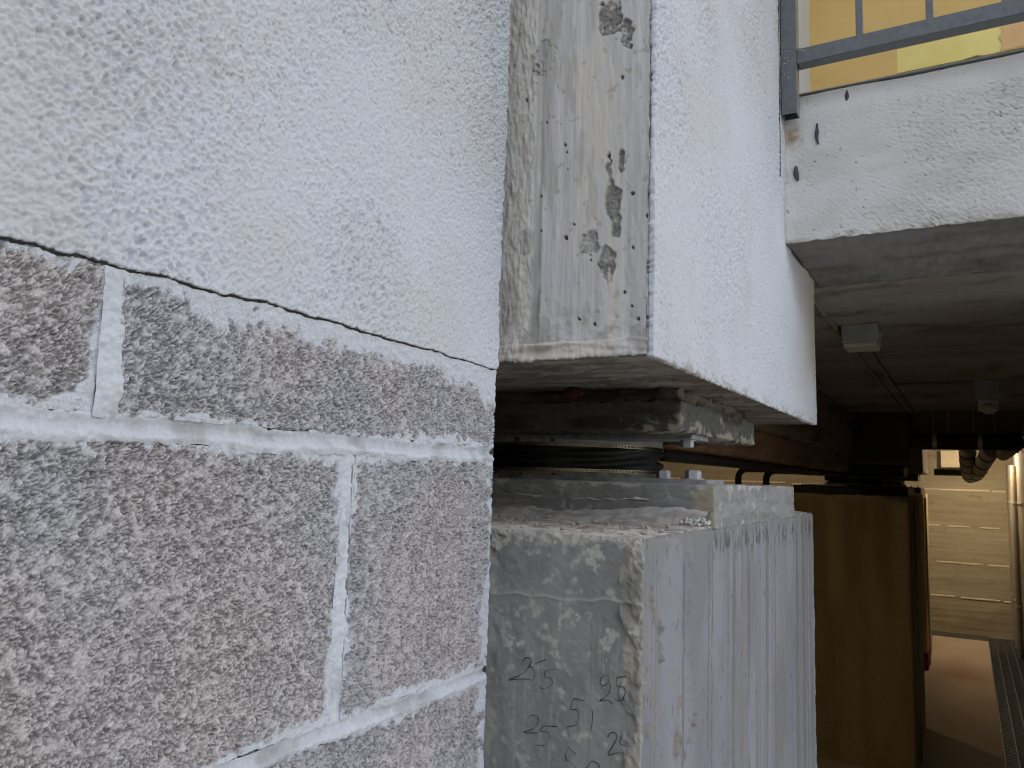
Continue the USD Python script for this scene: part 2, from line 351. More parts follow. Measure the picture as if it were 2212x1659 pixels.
for ci, (z0, z1) in enumerate(edges_z):
    splits = [0.3035, -0.1715, -0.6465, -1.1215] if ci % 2 == 0 else [0.5365, 0.0615, -0.4135, -0.8885]
    ends = [YEND] + splits
    for a in range(len(splits)):
        y1 = ends[a] - (0.006 if a else 0); y0 = splits[a] + 0.006
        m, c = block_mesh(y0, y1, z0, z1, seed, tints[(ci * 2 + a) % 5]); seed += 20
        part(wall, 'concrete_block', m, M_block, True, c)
        jx = 0.0006
        vis = z1 > -0.4 and splits[a] > 0; flush = ci == 0
        def jh(p, n, y=splits[a]):
            u = (p[:, 1] - y) / 0.0065
            return np.where(n[:, 0] > 0.3, 0.0006 * np.cos(u * 1.2) + 0.0005 * n2(p[:, 1], p[:, 2], 0.0035, 61) + 0.0008 * n2(p[:, 1], p[:, 2], 0.02, 62), 0)
        jc = lambda p, n, h: lerp(WHITE, WHITE * 0.80, sstep(0.5, 2, fb(p[:, 1], p[:, 2], 0.03, 63)))
        wob = lambda out, p: out + np.stack([0 * p[:, 1], 0.0012 * n2(p[:, 2], p[:, 2] * 0, 0.05, 64), 0 * p[:, 1]], 1)
        m, c = slab([WX - 0.19, WX - (0.0004 if flush else jx)], lines((splits[a] - 0.0084, splits[a] + 0.0084, 0.0011)) if vis else [splits[a] - .006, splits[a] + .006],
                    FZ(z0 - 0.001, (z1 + 0.001) if ci else 0.1262) if vis else [z0, z1], ['+x'], 0.0004, jh if vis else None, jc, wob)
        part(wall, 'mortar_joint', m, M_render, True, c)
for k, (z0, z1) in enumerate(JOINT_Z):
    vis = k < 2
    def jh(p, n, z0=z0, z1=z1):
        u = (p[:, 2] - (z0 + z1) / 2) / ((z1 - z0) / 2)                 # hollow above, a lip of mortar below
        return np.where(n[:, 0] > 0.3, -0.0035 * np.exp(-((u - 0.35) / 0.5) ** 2) + 0.0022 * np.exp(-((u + 0.75) / 0.5) ** 2) + 0.0005 * n2(p[:, 1], p[:, 2], 0.0035, 65) + 0.0008 * n2(p[:, 1], p[:, 2], (0.05, 0.012), 66) + 0.0005 * n2(p[:, 1], p[:, 2], (0.012, 0.004), 69), 0)
    jc = lambda p, n, h: lerp(WHITE, WHITE * (0.80, 0.79, 0.77), sstep(0.4, 2, fb(p[:, 1], p[:, 2], 0.03, 67)))
    wob = lambda out, p: out + np.stack([0 * p[:, 1], 0 * p[:, 1], 0.0010 * n2(p[:, 1], p[:, 1] * 0, 0.05, 68)], 1)
    m, c = slab([WX - 0.195, WX - 0.0011], FY(-1.12, YEND - 0.0015) if vis else lines((-1.12, YEND - .002, 0.1)), lines((z0 - 0.0022, z1 + 0.0022, 0.0010 if vis else 0.006)), ['+x'], 0.0004, jh if vis else None, jc, wob)
    part(wall, 'bed_joint', m, M_render, True, c)

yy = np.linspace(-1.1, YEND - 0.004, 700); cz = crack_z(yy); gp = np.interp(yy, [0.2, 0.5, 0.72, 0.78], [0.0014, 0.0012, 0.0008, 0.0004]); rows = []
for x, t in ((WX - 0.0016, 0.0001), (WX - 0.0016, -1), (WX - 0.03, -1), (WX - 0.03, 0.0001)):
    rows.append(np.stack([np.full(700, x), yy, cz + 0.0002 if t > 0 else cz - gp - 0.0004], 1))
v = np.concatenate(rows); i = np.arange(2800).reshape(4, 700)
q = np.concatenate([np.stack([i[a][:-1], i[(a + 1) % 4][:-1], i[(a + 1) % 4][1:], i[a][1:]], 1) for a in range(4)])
part(wall, 'crack_shade_strip', (v, q), M_black, False)  # black strip standing in for the shade inside the crack

# ------------------------------------------------------------------ white rendered wall above the crack
def sponge(u, v, s):
    """Sponge-floated render: short ridges that change direction in sweeps, with small pits."""
    w1 = sstep(-0.4, 0.4, n2(u, v, 0.22, s)); w2 = sstep(-0.4, 0.4, n2(u, v, 0.30, s + 1))
    def dirn(a, sd):
        ca, sa = math.cos(a), math.sin(a)
        return n2(u * ca + v * sa, -u * sa + v * ca, (0.0043, 0.0022), sd)
    a = dirn(-0.6, s + 2) * (1 - w1) + dirn(0.35, s + 3) * w1
    a = a * (1 - 0.6 * w2) + 0.75 * w2 * dirn(1.2, s + 4)
    a = a * 0.75 + 0.8 * n2(u, v, 0.0022, s + 5)
    pits = np.maximum(0, -a - 0.55) ** 1.2
    amp = 0.75 + 0.35 * n2(u, v, 0.12, s + 6)
    return np.clip(amp, 0.35, 1.3) * (0.00078 * np.clip(a, -1.3, 1.8) - 0.0010 * pits) + 0.00020 * n2(u, v, 0.0022, s + 7), pits
def render_colour(u, v, s, warm):
    dirt = sstep(1.3, 2.0, fb(u, v, 0.0030, s + 20, 2)) * sstep(-0.8, 1.2, fb(u, v, 0.10, s + 21))
    c = lerp(WHITE, WHITE * (0.90, 0.88, 0.85), np.clip(0.5 * sstep(-0.5, 2, fb(u, v, 0.13, s + 22)) + warm, 0, 1))
    return lerp(c, (0.30, 0.27, 0.24), 0.55 * dirt)
rw = thing('rendered_wall', 'smooth white rendered wall face above the diagonal crack at left', 'wall', (WX - 0.1, -1, 0.12))
pits_ = {}
def h1(p, n):
    h, pits_['p'] = sponge(p[:, 1], p[:, 2], 200)
    return np.where(n[:, 0] > 0.3, h + 0.0016 * n2(p[:, 1], p[:, 2], 0.16, 230) * sstep(0.13, 0.2, p[:, 2]), 0.4 * h)
def c1(p, n, h):
    warm = sstep(0.55, 0.79, p[:, 1]) * sstep(0.22, 0.45, p[:, 2]) * 0.75
    return render_colour(p[:, 1], p[:, 2], 200, warm)
wz = lambda out, p: out + np.stack([0 * p[:, 0], 0 * p[:, 0], sstep(0.30, 0.127, p[:, 2]) * (crack_z(p[:, 1]) - 0.127)], 1)
rr = lambda p: np.clip(0.0035 + 0.0015 * n2(p[:, 1], p[:, 2], 0.01, 240), 0.002, 0.007) * np.where((p[:, 2] < 0.3) & (p[:, 1] < 0.776), 0.15, 1)
m, c = slab([WX - 0.2, WX - 0.006, WX - 0.002, WX + 0.0003], lines((-1.12, -0.1, 0.03), (-0.1, 0.17, 0.005), (0.17, 0.791, 0.0009)), lines((0.127, 0.58, 0.0009), (0.58, 0.64, 0.003), (0.64, 4.0, 0.12)), ['+x', '+y', '-z'], rr, h1, c1, wz)
part(rw, 'render_coat', m, M_render, True, c)
part(rw, 'unseen_wall_mass', box((WX - 0.7, -6, 0.13), (WX - 0.201, 0.78, 10.0)), M_ground)  # unseen mass, raised tall to keep the courtyard in shade
part(rw, 'unseen_wall_mass', box((-6.1, 0.79, 0.14), (-1.082, 2.0, 10.0)), M_ground)  # unseen mass added to keep daylight out of the bearing gap
part(wall, 'unseen_wall_mass', box((-6.1, 0.79, FLOOR), (-1.10, 1.10, 0.139)), M_ground)  # added unseen block, closes the left side of the gap to daylight
part(wall, 'unseen_wall_mass', box((WX - 0.7, -6, FLOOR), (WX - 0.201, 0.78, 0.12)), M_ground)
part(wall, 'unseen_wall_mass', box((WX - 0.2, -6, FLOOR), (WX - 0.01, -1.125, 0.12)), M_ground)
part(rw, 'unseen_wall_mass', box((WX - 0.2, -6, 0.13), (WX - 0.004, -1.125, 4.0)), M_render, colour=np.tile(WHITE, (8, 1)), smooth=False)

# ------------------------------------------------------------------ the near column above the bearing
CY, CX0, CX1 = 0.83, -1.08, -0.301
col = thing('upper_column', 'near white column whose bare concrete front hangs above the bearing gap', 'column', (-0.45, 1.38, 0.139))
def blob(x, z, cx, cz, rx, rz, sd, rough=0.35):
    d = np.sqrt(((x - cx) / rx) ** 2 + ((z - cz) / rz) ** 2) + rough * fb(x, z, 0.008, sd, 3) * 0.4
    return sstep(1.12, 0.92, d)
def poly_mask(x, z, pts, sd, soft=0.0012):
    import shapely
    pg = Polygon(pts); jx = x + 0.0012 * n2(x, z, 0.006, sd); jz = z + 0.0018 * n2(x, z, 0.008, sd + 1)
    P = shapely.points(jx, jz); d = np.where(shapely.contains(pg, P), -1, 1) * shapely.distance(pg.exterior, P)
    return sstep(soft, -soft, d)
ARROW = [(-0.3572, 0.3823), (-0.3533, 0.3631), (-0.3502, 0.3415), (-0.3399, 0.3346), (-0.3418, 0.3167), (-0.3413, 0.2818), (-0.3507, 0.2831), (-0.355, 0.2979), (-0.3621, 0.3198), (-0.361, 0.3354), (-0.3571, 0.3426), (-0.3602, 0.3669)]
LEAFP = [(-0.3586, 0.2724), (-0.349, 0.2635), (-0.3461, 0.2478), (-0.3539, 0.2333), (-0.3578, 0.2248), (-0.3662, 0.2372), (-0.3691, 0.2504), (-0.3666, 0.263)]
HOLES = [(-0.3413, 0.4759, 1), (-0.4103, 0.373, .9), (-0.441, 0.4392, .8), (-0.3265, 0.3299, 1.5), (-0.4106, 0.2869, 1.6), (-0.3082, 0.3008, 1), (-0.4449, 0.3002, .9), (-0.4004, 0.3028, 1.4), (-0.3252, 0.2645, 1.3), (-0.3570, 0.3812, 1.5), (-0.3775, 0.2560, 1.2), (-0.447, 0.345, .8), (-0.415, 0.405, 1.0), (-0.412, 0.395, .8), (-0.335, 0.213, 1.2), (-0.325, 0.196, 1.0), (-0.318, 0.181, 1.3), (-0.372, 0.178, 1.1), (-0.392, 0.186, 1.0), (-0.4705, 0.4745, .9)]
st = {}
def h2(p, n):
    x, z = p[:, 0], p[:, 2]; front = n[:, 1] < -0.3
    bandA = sstep(-0.4545, -0.4585, x + 0.0015 * n2(z, z * 0, 0.06, 300))
    groove = np.exp(-((x + 0.4490 + 0.0015 * n2(z, z * 0, 0.08, 301)) / 0.0030) ** 2)
    seam = np.exp(-((x + 0.3949) / 0.0007) ** 2) * sstep(0.55, 0.45, z) + np.exp(-((x + 0.4035) / 0.0012) ** 2) * 0.5
    rough = np.clip(bandA + sstep(-0.312, -0.306, x), 0, 1)
    st['A'], st['g'] = bandA, groove
    holes = np.zeros(len(p)); core = np.zeros(len(p))
    for i, (hx, hz, s) in enumerate(HOLES):
        near = (abs(x - hx) < 0.02) & (abs(z - hz) < 0.02)
        holes[near] = np.maximum(holes[near], blob(x[near], z[near], hx, hz, 0.0013 * s, 0.0015 * s, 310 + i, 0.6))
    arrow = poly_mask(x, z, ARROW, 330); leaf = poly_mask(x, z, LEAFP, 332)
    k1 = blob(x, z, -0.360, 0.5554, 0.0145, 0.0205, 334); k2 = blob(x, z, -0.3372, 0.5312, 0.0075, 0.016, 335, 0.8)
    k3 = blob(x, z, -0.3412, 0.3715, 0.0035, 0.013, 336, 0.7); k4 = blob(x, z, -0.3793, 0.275, 0.010, 0.015, 337, 0.5)
    rec = np.maximum.reduce([arrow, leaf, k1, k2, k3, k4 * 0.7]); st['rec'], st['holes'] = rec, holes
    trim = sstep(0.1600, 0.1575, z + 0.0022 * n2(x, z * 0, 0.03, 340) - (x + 0.39) * -0.025); st['trim'] = trim
    step = 0.0022 * sstep(-0.449, -0.446, x) * 0 + 0.0016 * sstep(-0.3955, -0.3945, x)
    h = 0.0015 * bandA - 0.0018 * groove - 0.0012 * seam - 0.0012 * step / 0.0016 + 0.0035 * trim * (1 + 0.4 * n2(x, z, (0.03, 0.006), 341))
    h = h + rough * 0.0006 * fb(x, z, (0.004, 0.012), 342) + (1 - rough) * 0.00022 * fb(x, z, (0.003, 0.02), 343)
    h = h - 0.0030 * rec + rec * 0.0006 * fb(x, z, 0.003, 344) - 0.0055 * holes
    scar = blob(x, z, -0.4495, 0.5269, 0.013, 0.024, 345, 0.8); h = h + 0.0018 * scar * np.sign(n2(x, z, 0.01, 346)) * 0.6; st['scar'] = scar
    h = h + 0.0006 * fb(x, z, 0.012, 347) * sstep(0.24, 0.16, z)
    return np.where(front, h, 0.0008 * fb(p[:, 0] + p[:, 1], p[:, 2] + p[:, 1], 0.012, 350))
def c2(p, n, h):
    x, y, z = p.T
    cream, grey, mid, dark = (0.53, 0.51, 0.465), (0.475, 0.478, 0.465), (0.30, 0.292, 0.275), (0.215, 0.21, 0.195)
    c = np.tile(np.array(grey), (len(p), 1)) * (1 + 0.06 * fb(x, z, (0.006, 0.12), 360))[:, None]
    c = lerp(c, cream, sstep(-0.408, -0.403, x) * sstep(-0.338, -0.346, x) * sstep(-1.5, 0.3, fb(x, z, (0.02, 0.09), 361)))
    c = lerp(c, (0.56, 0.545, 0.50), st['A'] * 0.9)
    c = lerp(c, (0.42, 0.40, 0.35), 0.7 * st['A'] * sstep(0.6, 1.9, fb(x, z, (0.006, 0.05), 362)))
    gz = sstep(-0.0105, 0.0, x + 0.4520 + 0.003 * n2(z, z * 0, 0.05, 363)) * sstep(0.0095, 0.004, x + 0.4515 + 0.002 * n2(z, z * 0, 0.04, 364))
    low = 0.35 + 0.65 * sstep(0.40, 0.25, z)
    c = lerp(c, mid, 0.8 * gz * low * sstep(-1.2, 0.6, fb(x, z, (0.01, 0.06), 365)))
    c = lerp(c, (0.27, 0.26, 0.24), 0.9 * gz * sstep(0.235, 0.19, z))
    c = lerp(c, (0.35, 0.34, 0.32), 0.7 * blob(x, z, -0.4638, 0.2882, 0.009, 0.018, 366))
    c = lerp(c, (0.37, 0.36, 0.335), 0.8 * st['scar'])
    c = lerp(c, (0.40, 0.385, 0.345), 0.75 * sstep(0.5, 1.5, fb(x, z, (0.014, 0.06), 367) + 0.9 * np.exp(-((x + 0.352) / 0.010) ** 2 - ((z - 0.49) / 0.05) ** 2)))
    c = lerp(c, (0.33, 0.32, 0.29), 0.7 * sstep(0.2, 1.3, fb(x, z, (0.02, 0.02), 368)) * sstep(0.21, 0.165, z))
    c = lerp(c, (0.30, 0.26, 0.19), 0.5 * sstep(1.5, 2.2, fb(x, z, 0.008, 369)))
    c = lerp(c, dark, np.clip(st['rec'] * (0.95 + 0.2 * fb(x, z, 0.006, 370)), 0, 1))
    c = lerp(c, (0.52, 0.50, 0.44), st['rec'] * sstep(1.2, 1.7, fb(x, z, (0.004, 0.012), 371)))
    c = lerp(c, (0.10, 0.09, 0.075), st['holes'] * 0.8)
    c = lerp(c, (0.57, 0.54, 0.48), st['trim'] * (1 - sstep(-0.348, -0.343, x)) * 0.8)
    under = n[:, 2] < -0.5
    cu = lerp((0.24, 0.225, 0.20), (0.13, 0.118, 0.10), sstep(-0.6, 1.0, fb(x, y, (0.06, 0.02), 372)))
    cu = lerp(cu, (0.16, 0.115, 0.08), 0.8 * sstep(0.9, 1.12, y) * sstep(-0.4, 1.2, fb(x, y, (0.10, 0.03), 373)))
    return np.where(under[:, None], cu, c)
rr = lambda p: np.clip(0.0030 + 0.0022 * n2(p[:, 0] + p[:, 1], p[:, 2], 0.012, 380) + 0.001, 0.001, 0.009)
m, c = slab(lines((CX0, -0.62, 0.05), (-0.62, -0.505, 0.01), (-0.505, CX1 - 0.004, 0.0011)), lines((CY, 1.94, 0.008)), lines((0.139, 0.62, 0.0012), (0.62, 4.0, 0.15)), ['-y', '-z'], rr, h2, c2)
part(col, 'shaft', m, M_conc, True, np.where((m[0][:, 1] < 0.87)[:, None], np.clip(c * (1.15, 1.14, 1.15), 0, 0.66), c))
def h3(p, n):
    h, _ = sponge(p[:, 1], p[:, 2], 400)
    return np.where(abs(n[:, 0]) > 0.3, h * 0.8 + 0.0014 * n2(p[:, 1], p[:, 2], 0.15, 410), 0.5 * h + 0.0006 * n2(p[:, 2], p[:, 1], 0.006, 411))
def c3(p, n, h):
    y, z = p[:, 1], p[:, 2]
    warm = sstep(0.45, 0.85, z) * sstep(1.1, 1.58, y) * 0.9
    c = render_colour(y, z, 400, warm)
    c = lerp(c, (0.50, 0.48, 0.42), 0.45 * sstep(0.6, 1.0, z) * sstep(0.2, 1.4, fb(y, z, (0.03, 0.09), 412)) * sstep(1.3, 1.55, y))
    c = lerp(c, (0.42, 0.37, 0.24), 0.6 * sstep(1.66, 1.95, y) * sstep(0.20, 0.30, z))  # far end behind the beam: dark yellowish shading put into the colour
    edge = np.exp(-((z - 0.139) / 0.010) ** 2) * sstep(0.2, 1.2, fb(y, z, (0.02, 0.006), 413))
    return lerp(c, (0.36, 0.33, 0.29), 0.8 * edge)
rr3 = lambda p: np.clip(0.0038 + 0.002 * n2(p[:, 1], p[:, 2], 0.014, 420), 0.0015, 0.008) * np.where(p[:, 1] > 1.85, 4.0, 1)
m, c = slab([CX1 - 0.007, CX1 - 0.004, CX1 - 0.002, CX1 + 0.001], lines((CY + 0.002, 1.2, 0.0017), (1.2, 1.94, 0.003)), lines((0.137, 0.70, 0.0019), (0.70, 1.05, 0.0025), (1.05, 4.0, 0.2)), ['+x', '-y', '-z', '+y'], rr3, h3, c3)
part(col, 'render_coat', m, M_render, True, c, label='white rendered side of the column')

part(col, 'joint_crack', tube(np.stack([np.full(60, CX1 + 0.0012), 1.549 + 0.0012 * n2(np.linspace(0.60, 1.02, 60), np.zeros(60), 0.03, 431), np.linspace(0.60, 1.02, 60)], 1), 0.0011, 6), M_black, True)

def conc_cols(base, dark, pale, sd):
    def f(p, n, h):
        u = np.where(abs(n[:, 1]) > 0.5, p[:, 0], p[:, 1]); v = np.where(abs(n[:, 2]) > 0.5, p[:, 0], p[:, 2])
        c = lerp(base, dark, sstep(-0.5, 1.6, fb(u, v, (0.07, 0.015), sd)))
        c = lerp(c, pale, 0.7 * sstep(1.7, 2.1, fb(u, v, (0.012, 0.010), sd + 3)))
        return c * (1 + 0.05 * n2(u, v, 0.006, sd + 5))[:, None]
    return f
hsm = lambda a, sd: (lambda p, n: a * fb(np.where(abs(n[:, 1]) > 0.5, p[:, 0], p[:, 1]), np.where(abs(n[:, 2]) > 0.5, p[:, 0], p[:, 2]), (0.014, 0.008), sd))
rchip = lambda a, b, sd: (lambda p: np.clip(a + b * fb(p[:, 0] + p[:, 1], p[:, 2] + p[:, 1], 0.014, sd), 0.0008, 0.02))
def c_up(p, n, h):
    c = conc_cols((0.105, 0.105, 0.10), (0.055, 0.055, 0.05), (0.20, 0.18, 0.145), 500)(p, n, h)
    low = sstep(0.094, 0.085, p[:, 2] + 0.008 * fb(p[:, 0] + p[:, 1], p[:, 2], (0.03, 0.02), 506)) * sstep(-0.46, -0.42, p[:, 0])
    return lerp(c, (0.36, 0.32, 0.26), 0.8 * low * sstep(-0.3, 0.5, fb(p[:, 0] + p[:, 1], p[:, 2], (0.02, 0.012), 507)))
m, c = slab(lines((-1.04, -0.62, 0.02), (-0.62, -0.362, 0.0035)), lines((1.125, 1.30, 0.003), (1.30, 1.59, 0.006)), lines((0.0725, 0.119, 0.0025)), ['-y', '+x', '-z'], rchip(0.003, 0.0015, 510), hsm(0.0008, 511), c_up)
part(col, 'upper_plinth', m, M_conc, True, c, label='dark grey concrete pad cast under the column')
def h_bed(p, n): return 0.003 * fb(p[:, 0] + p[:, 1], p[:, 2] + 0.7 * p[:, 1], (0.03, 0.014), 520)
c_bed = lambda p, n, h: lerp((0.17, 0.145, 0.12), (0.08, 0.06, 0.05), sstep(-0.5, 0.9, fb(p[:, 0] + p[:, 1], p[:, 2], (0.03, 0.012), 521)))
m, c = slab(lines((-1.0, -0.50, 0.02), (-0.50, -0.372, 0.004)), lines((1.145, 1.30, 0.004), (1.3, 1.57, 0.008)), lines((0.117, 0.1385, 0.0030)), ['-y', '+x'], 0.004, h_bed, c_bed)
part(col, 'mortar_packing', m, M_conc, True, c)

# ------------------------------------------------------------------ the pedestal below the bearing
PX1, PX0, PZ = -0.309, -1.09, -0.064
ped = thing('concrete_pedestal', 'grey concrete pedestal with pencilled numbers and trowel-streaked white side', 'pedestal', (-0.70, 1.385, FLOOR))
s5 = {}
def ped_front_h(x, z):
    cold = -0.136 - 0.025 * np.clip(-(x + 0.36), 0, 1) * 0.9
    ridge = np.exp(-((z - cold + 0.0018 * n2(x, x * 0, 0.02, 600)) / 0.0018) ** 2)
    rgh = sstep(-0.331, -0.326, x + 0.0025 * n2(z, z * 0, 0.02, 601)) * sstep(-0.30, -0.26, -z * 0 - 0.2) + sstep(-0.331, -0.326, x + 0.0025 * n2(z, z * 0, 0.02, 601))
    rgh = np.clip(rgh, 0, 1)
    upper = sstep(cold - 0.002, cold + 0.002, z)
    topc = sstep(-0.086, -0.070, z + 0.011 * fb(x, z * 0.4, (0.03, 0.03), 602))
    s5['ridge'], s5['r'], s5['top'] = ridge, rgh, topc
    h = 0.0007 * ridge + 0.0003 * upper + rgh * (0.0010 + 0.0016 * fb(x, z, (0.010, 0.012), 603)) + 0.00025 * fb(x, z, 0.008, 604) + topc * 0.0012 * fb(x, z, 0.007, 605)
    return h + 0.0009 * np.exp(-((x + 0.3660 + 0.002 * n2(z, z * 0, 0.05, 606)) / 0.0008) ** 2) * sstep(-0.15, -0.17, z)
SIDE_GROOVES = [(0.9774, .0035, 1.0), (0.9905, .004, -1.0), (1.0868, .003, .8), (1.1045, .003, .9), (1.2141, .003, .6), (1.2725, .004, .9), (1.3142, .006, 1.0), (1.36, .003, .5), (1.4424, .004, .7), (1.5119, .006, .5), (1.7268, .006, .9), (1.7996, .008, .9), (0.8746, .0025, .5), (0.8620, .002, .5)]
SIDE_LUMPS = [(0.8582, -0.1309, .004, .012), (0.8640, -0.147, .003, .01), (0.8820, -0.165, .003, .014), (0.8855, -0.190, .002, .012), (0.8467, -0.2686, .004, .006), (0.9568, -0.2649, .005, .007), (1.0151, -0.2975, .007, .009), (0.9454, -0.3063, .007, .02), (0.9508, -0.271, .004, .006), (0.8420, -0.205, .0025, .004), (0.884, -0.200, .002, .004)]
def ped_side_h(y, z):
    g = np.zeros(len(y)); gd = np.zeros(len(y))
    yy = y + 0.0015 * n2(z, z * 0, 0.25, 620)
    for gy, w, s in SIDE_GROOVES:
        e = np.exp(-((yy - gy) / (1.25 * w)) ** 2)
        g += (-0.0022 * s) * e; gd = np.maximum(gd, e * abs(s) * (s > 0))
    fine = n2(yy, z, (0.010, 0.9), 621); fine2 = n2(yy, z, (0.022, 0.5), 622)
    zone = sstep(1.12, 1.22, y) * (0.45 + 0.55 * sstep(-0.5, 0.8, n2(y, z, (0.25, 0.4), 623)))
    lumps = np.zeros(len(y))
    for i, (ly, lz, ry, rz) in enumerate(SIDE_LUMPS):
        lumps = np.maximum(lumps, blob(y, z, ly, lz, ry, rz, 630 + i, 0.7))
    pimple = np.exp(-((yy - 0.990) / 0.0035) ** 2) * np.maximum(0, n2(y, z, 0.006, 640))
    topb = sstep(-0.095, -0.070, z + 0.008 * fb(y, z, (0.03, 0.03), 641)) 
    s5.update(gd=gd, fine=fine, fine2=fine2, zone=zone, lumps=lumps, topb=topb)
    h = g + zone * 0.0008 * fine - zone * 0.0012 * np.maximum(0, fine2 - 0.8) + 0.004 * lumps * (0.7 + 0.4 * n2(y, z, 0.004, 642)) + 0.0016 * pimple
    h = h + 0.0004 * fb(y, z, 0.015, 643) - topb * 0.0016 * np.maximum(0, n2(y, z, (0.010, 0.03), 644))
    return h
def h5(p, n):
    front = n[:, 1] < -0.4; side = (n[:, 0] > 0.4) & ~front; topf = ~front & ~side
    s5.clear(); hf = ped_front_h(p[:, 0], p[:, 2]); hs = ped_side_h(p[:, 1], p[:, 2])
    return np.where(front, hf, np.where(side, hs, 0.0012 * fb(p[:, 0], p[:, 1], (0.03, 0.02), 650)))
def c5(p, n, h):
    x, y, z = p.T
    front = n[:, 1] < -0.4; side = (n[:, 0] > 0.4) & ~front
    g1, g2 = np.array((0.285, 0.285, 0.272)), np.array((0.235, 0.235, 0.224))
    cf = lerp(g1, g2, sstep(-1, 1.4, fb(x, z, (0.02, 0.05), 660)))
    cf = lerp(cf, (0.34, 0.34, 0.32), 0.7 * sstep(0.6, 1.8, fb(x, z, (0.004, 0.05), 661)) * sstep(-0.14, -0.16, z))
    cf = lerp(cf, (0.45, 0.435, 0.39), 0.85 * sstep(0.0, 0.5, s5['top'] * 1.2 - 0.25 + 0.35 * fb(x, z, 0.012, 662)))
    cf = lerp(cf, (0.50, 0.495, 0.45), 0.85 * sstep(0.014, 0.0, x + 0.4955 + 0.006 * fb(z, x, (0.03, 0.03), 663)) * (0.4 + 0.6 * sstep(-0.5, 0.8, fb(x, z, 0.05, 664))))
    cf = lerp(cf, (0.40, 0.375, 0.31), 0.7 * s5['r'] * sstep(-0.8, 0.6, fb(x, z, (0.010, 0.03), 665)))
    cf = lerp(cf, (0.27, 0.25, 0.19), 0.6 * s5['r'] * sstep(0.3, 1.2, fb(x, z, (0.006, 0.04), 666)))
    cf = lerp(cf, (0.44, 0.43, 0.39), 0.7 * np.clip(s5['ridge'] * 1.3 - 0.3, 0, 1))
    for (px, pz, rx, rz, sd) in ((-0.467, -0.1969, 0.012, 0.0065, 667), (-0.4740, -0.1960, 0.006, 0.004, 668), (-0.3504, -0.178, 0.005, 0.0135, 669), (-0.3440, -0.1735, 0.004, 0.008, 670), (-0.336, -0.171, 0.002, 0.004, 671), (-0.3959, -0.156, 0.006, 0.005, 672), (-0.408, -0.158, 0.0015, 0.012, 673), (-0.372, -0.152, 0.004, 0.004, 674), (-0.3655, -0.0838, 0.010, 0.009, 675), (-0.433, -0.072, 0.018, 0.006, 676), (-0.352, -0.222, 0.003, 0.006, 677), (-0.415, -0.2, 0.004, 0.002, 678)):
        cf = lerp(cf, (0.50, 0.49, 0.44), 0.75 * blob(x, z, px, pz, rx, rz, sd, 1.3) * sstep(-1.2, 0.3, fb(x, z, 0.004, sd + 50)))
    W = np.array((0.275, 0.279, 0.308)); D = np.array((0.165, 0.158, 0.148))
    cs = lerp(W, W * 0.80, sstep(-0.8, 1.4, fb(y, z, (0.10, 0.25), 680)))
    cs = lerp(cs, (0.25, 0.242, 0.238), sstep(0.90, 0.87, y + 0.004 * fb(z, y, (0.04, 0.04), 681)) * 0.75 * sstep(-0.9, 0.3, fb(y, z, (0.03, 0.10), 682)))
    cs = lerp(cs, D, 0.92 * np.clip(s5['gd'] * 1.6 - 0.3, 0, 1) * sstep(-2.0, -0.6, n2(y, z, (0.02, 0.12), 683)))
    cs = lerp(cs, D * 1.1, 0.85 * s5['zone'] * sstep(0.15, 1.0, s5['fine']))
    cs = lerp(cs, (0.24, 0.23, 0.222), 0.7 * sstep(1.0, 1.2, y) * sstep(0.5, 1.5, s5['fine2'] + 0.4 * n2(y, z, (0.08, 0.15), 684)))
    cs = lerp(cs, (0.235, 0.232, 0.226), 0.8 * sstep(0.1, 0.8, s5['topb'] * 1.3 - 0.2 + 0.3 * fb(y, z, (0.02, 0.04), 685)))
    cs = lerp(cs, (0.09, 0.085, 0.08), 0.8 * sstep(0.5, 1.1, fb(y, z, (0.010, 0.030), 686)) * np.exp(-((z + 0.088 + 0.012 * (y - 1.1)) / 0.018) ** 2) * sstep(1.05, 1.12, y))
    cs = lerp(cs, (0.17, 0.16, 0.14), 0.8 * sstep(1.7, 2.1, fb(y, z, (0.007, 0.012), 687)))
    cs = lerp(cs, (0.26, 0.235, 0.19), 0.75 * s5['lumps'])
    cs = lerp(cs, (0.205, 0.198, 0.188), 0.8 * blob(y, z, 1.56, -0.41, 0.05, 0.085, 688, 0.5))
    ct = lerp((0.54, 0.51, 0.46), (0.38, 0.34, 0.30), sstep(-0.4, 1.2, fb(x, y, (0.05, 0.015), 689)))
    ct = lerp(ct, (0.23, 0.11, 0.09), 0.6 * sstep(1.2, 1.7, fb(x, y, (0.02, 0.01), 690)))
    return np.where(front[:, None], cf, np.where(side[:, None], cs, ct))
def r5(p):
    b = 0.0035 + 0.003 * fb(p[:, 0] + p[:, 1], p[:, 2] - p[:, 1], 0.016, 691)
    b = np.where(p[:, 2] > -0.09, b + 0.0025, b)
    return np.clip(b, 0.001, 0.014)
m, c = slab(lines((PX0, -0.62, 0.03), (-0.62, -0.505, 0.004), (-0.505, PX1, 0.0013)), lines((CY, 1.15, 0.002), (1.15, 1.6, 0.0032), (1.6, 1.94, 0.005)), lines((FLOOR, -0.75, 0.05), (-0.75, -0.45, 0.004), (-0.45, -0.33, 0.0025), (-0.33, PZ, 0.0014)), ['-y', '+x', '+z'], r5, h5, c5)
part(ped, 'shaft', m, M_conc, True, c)
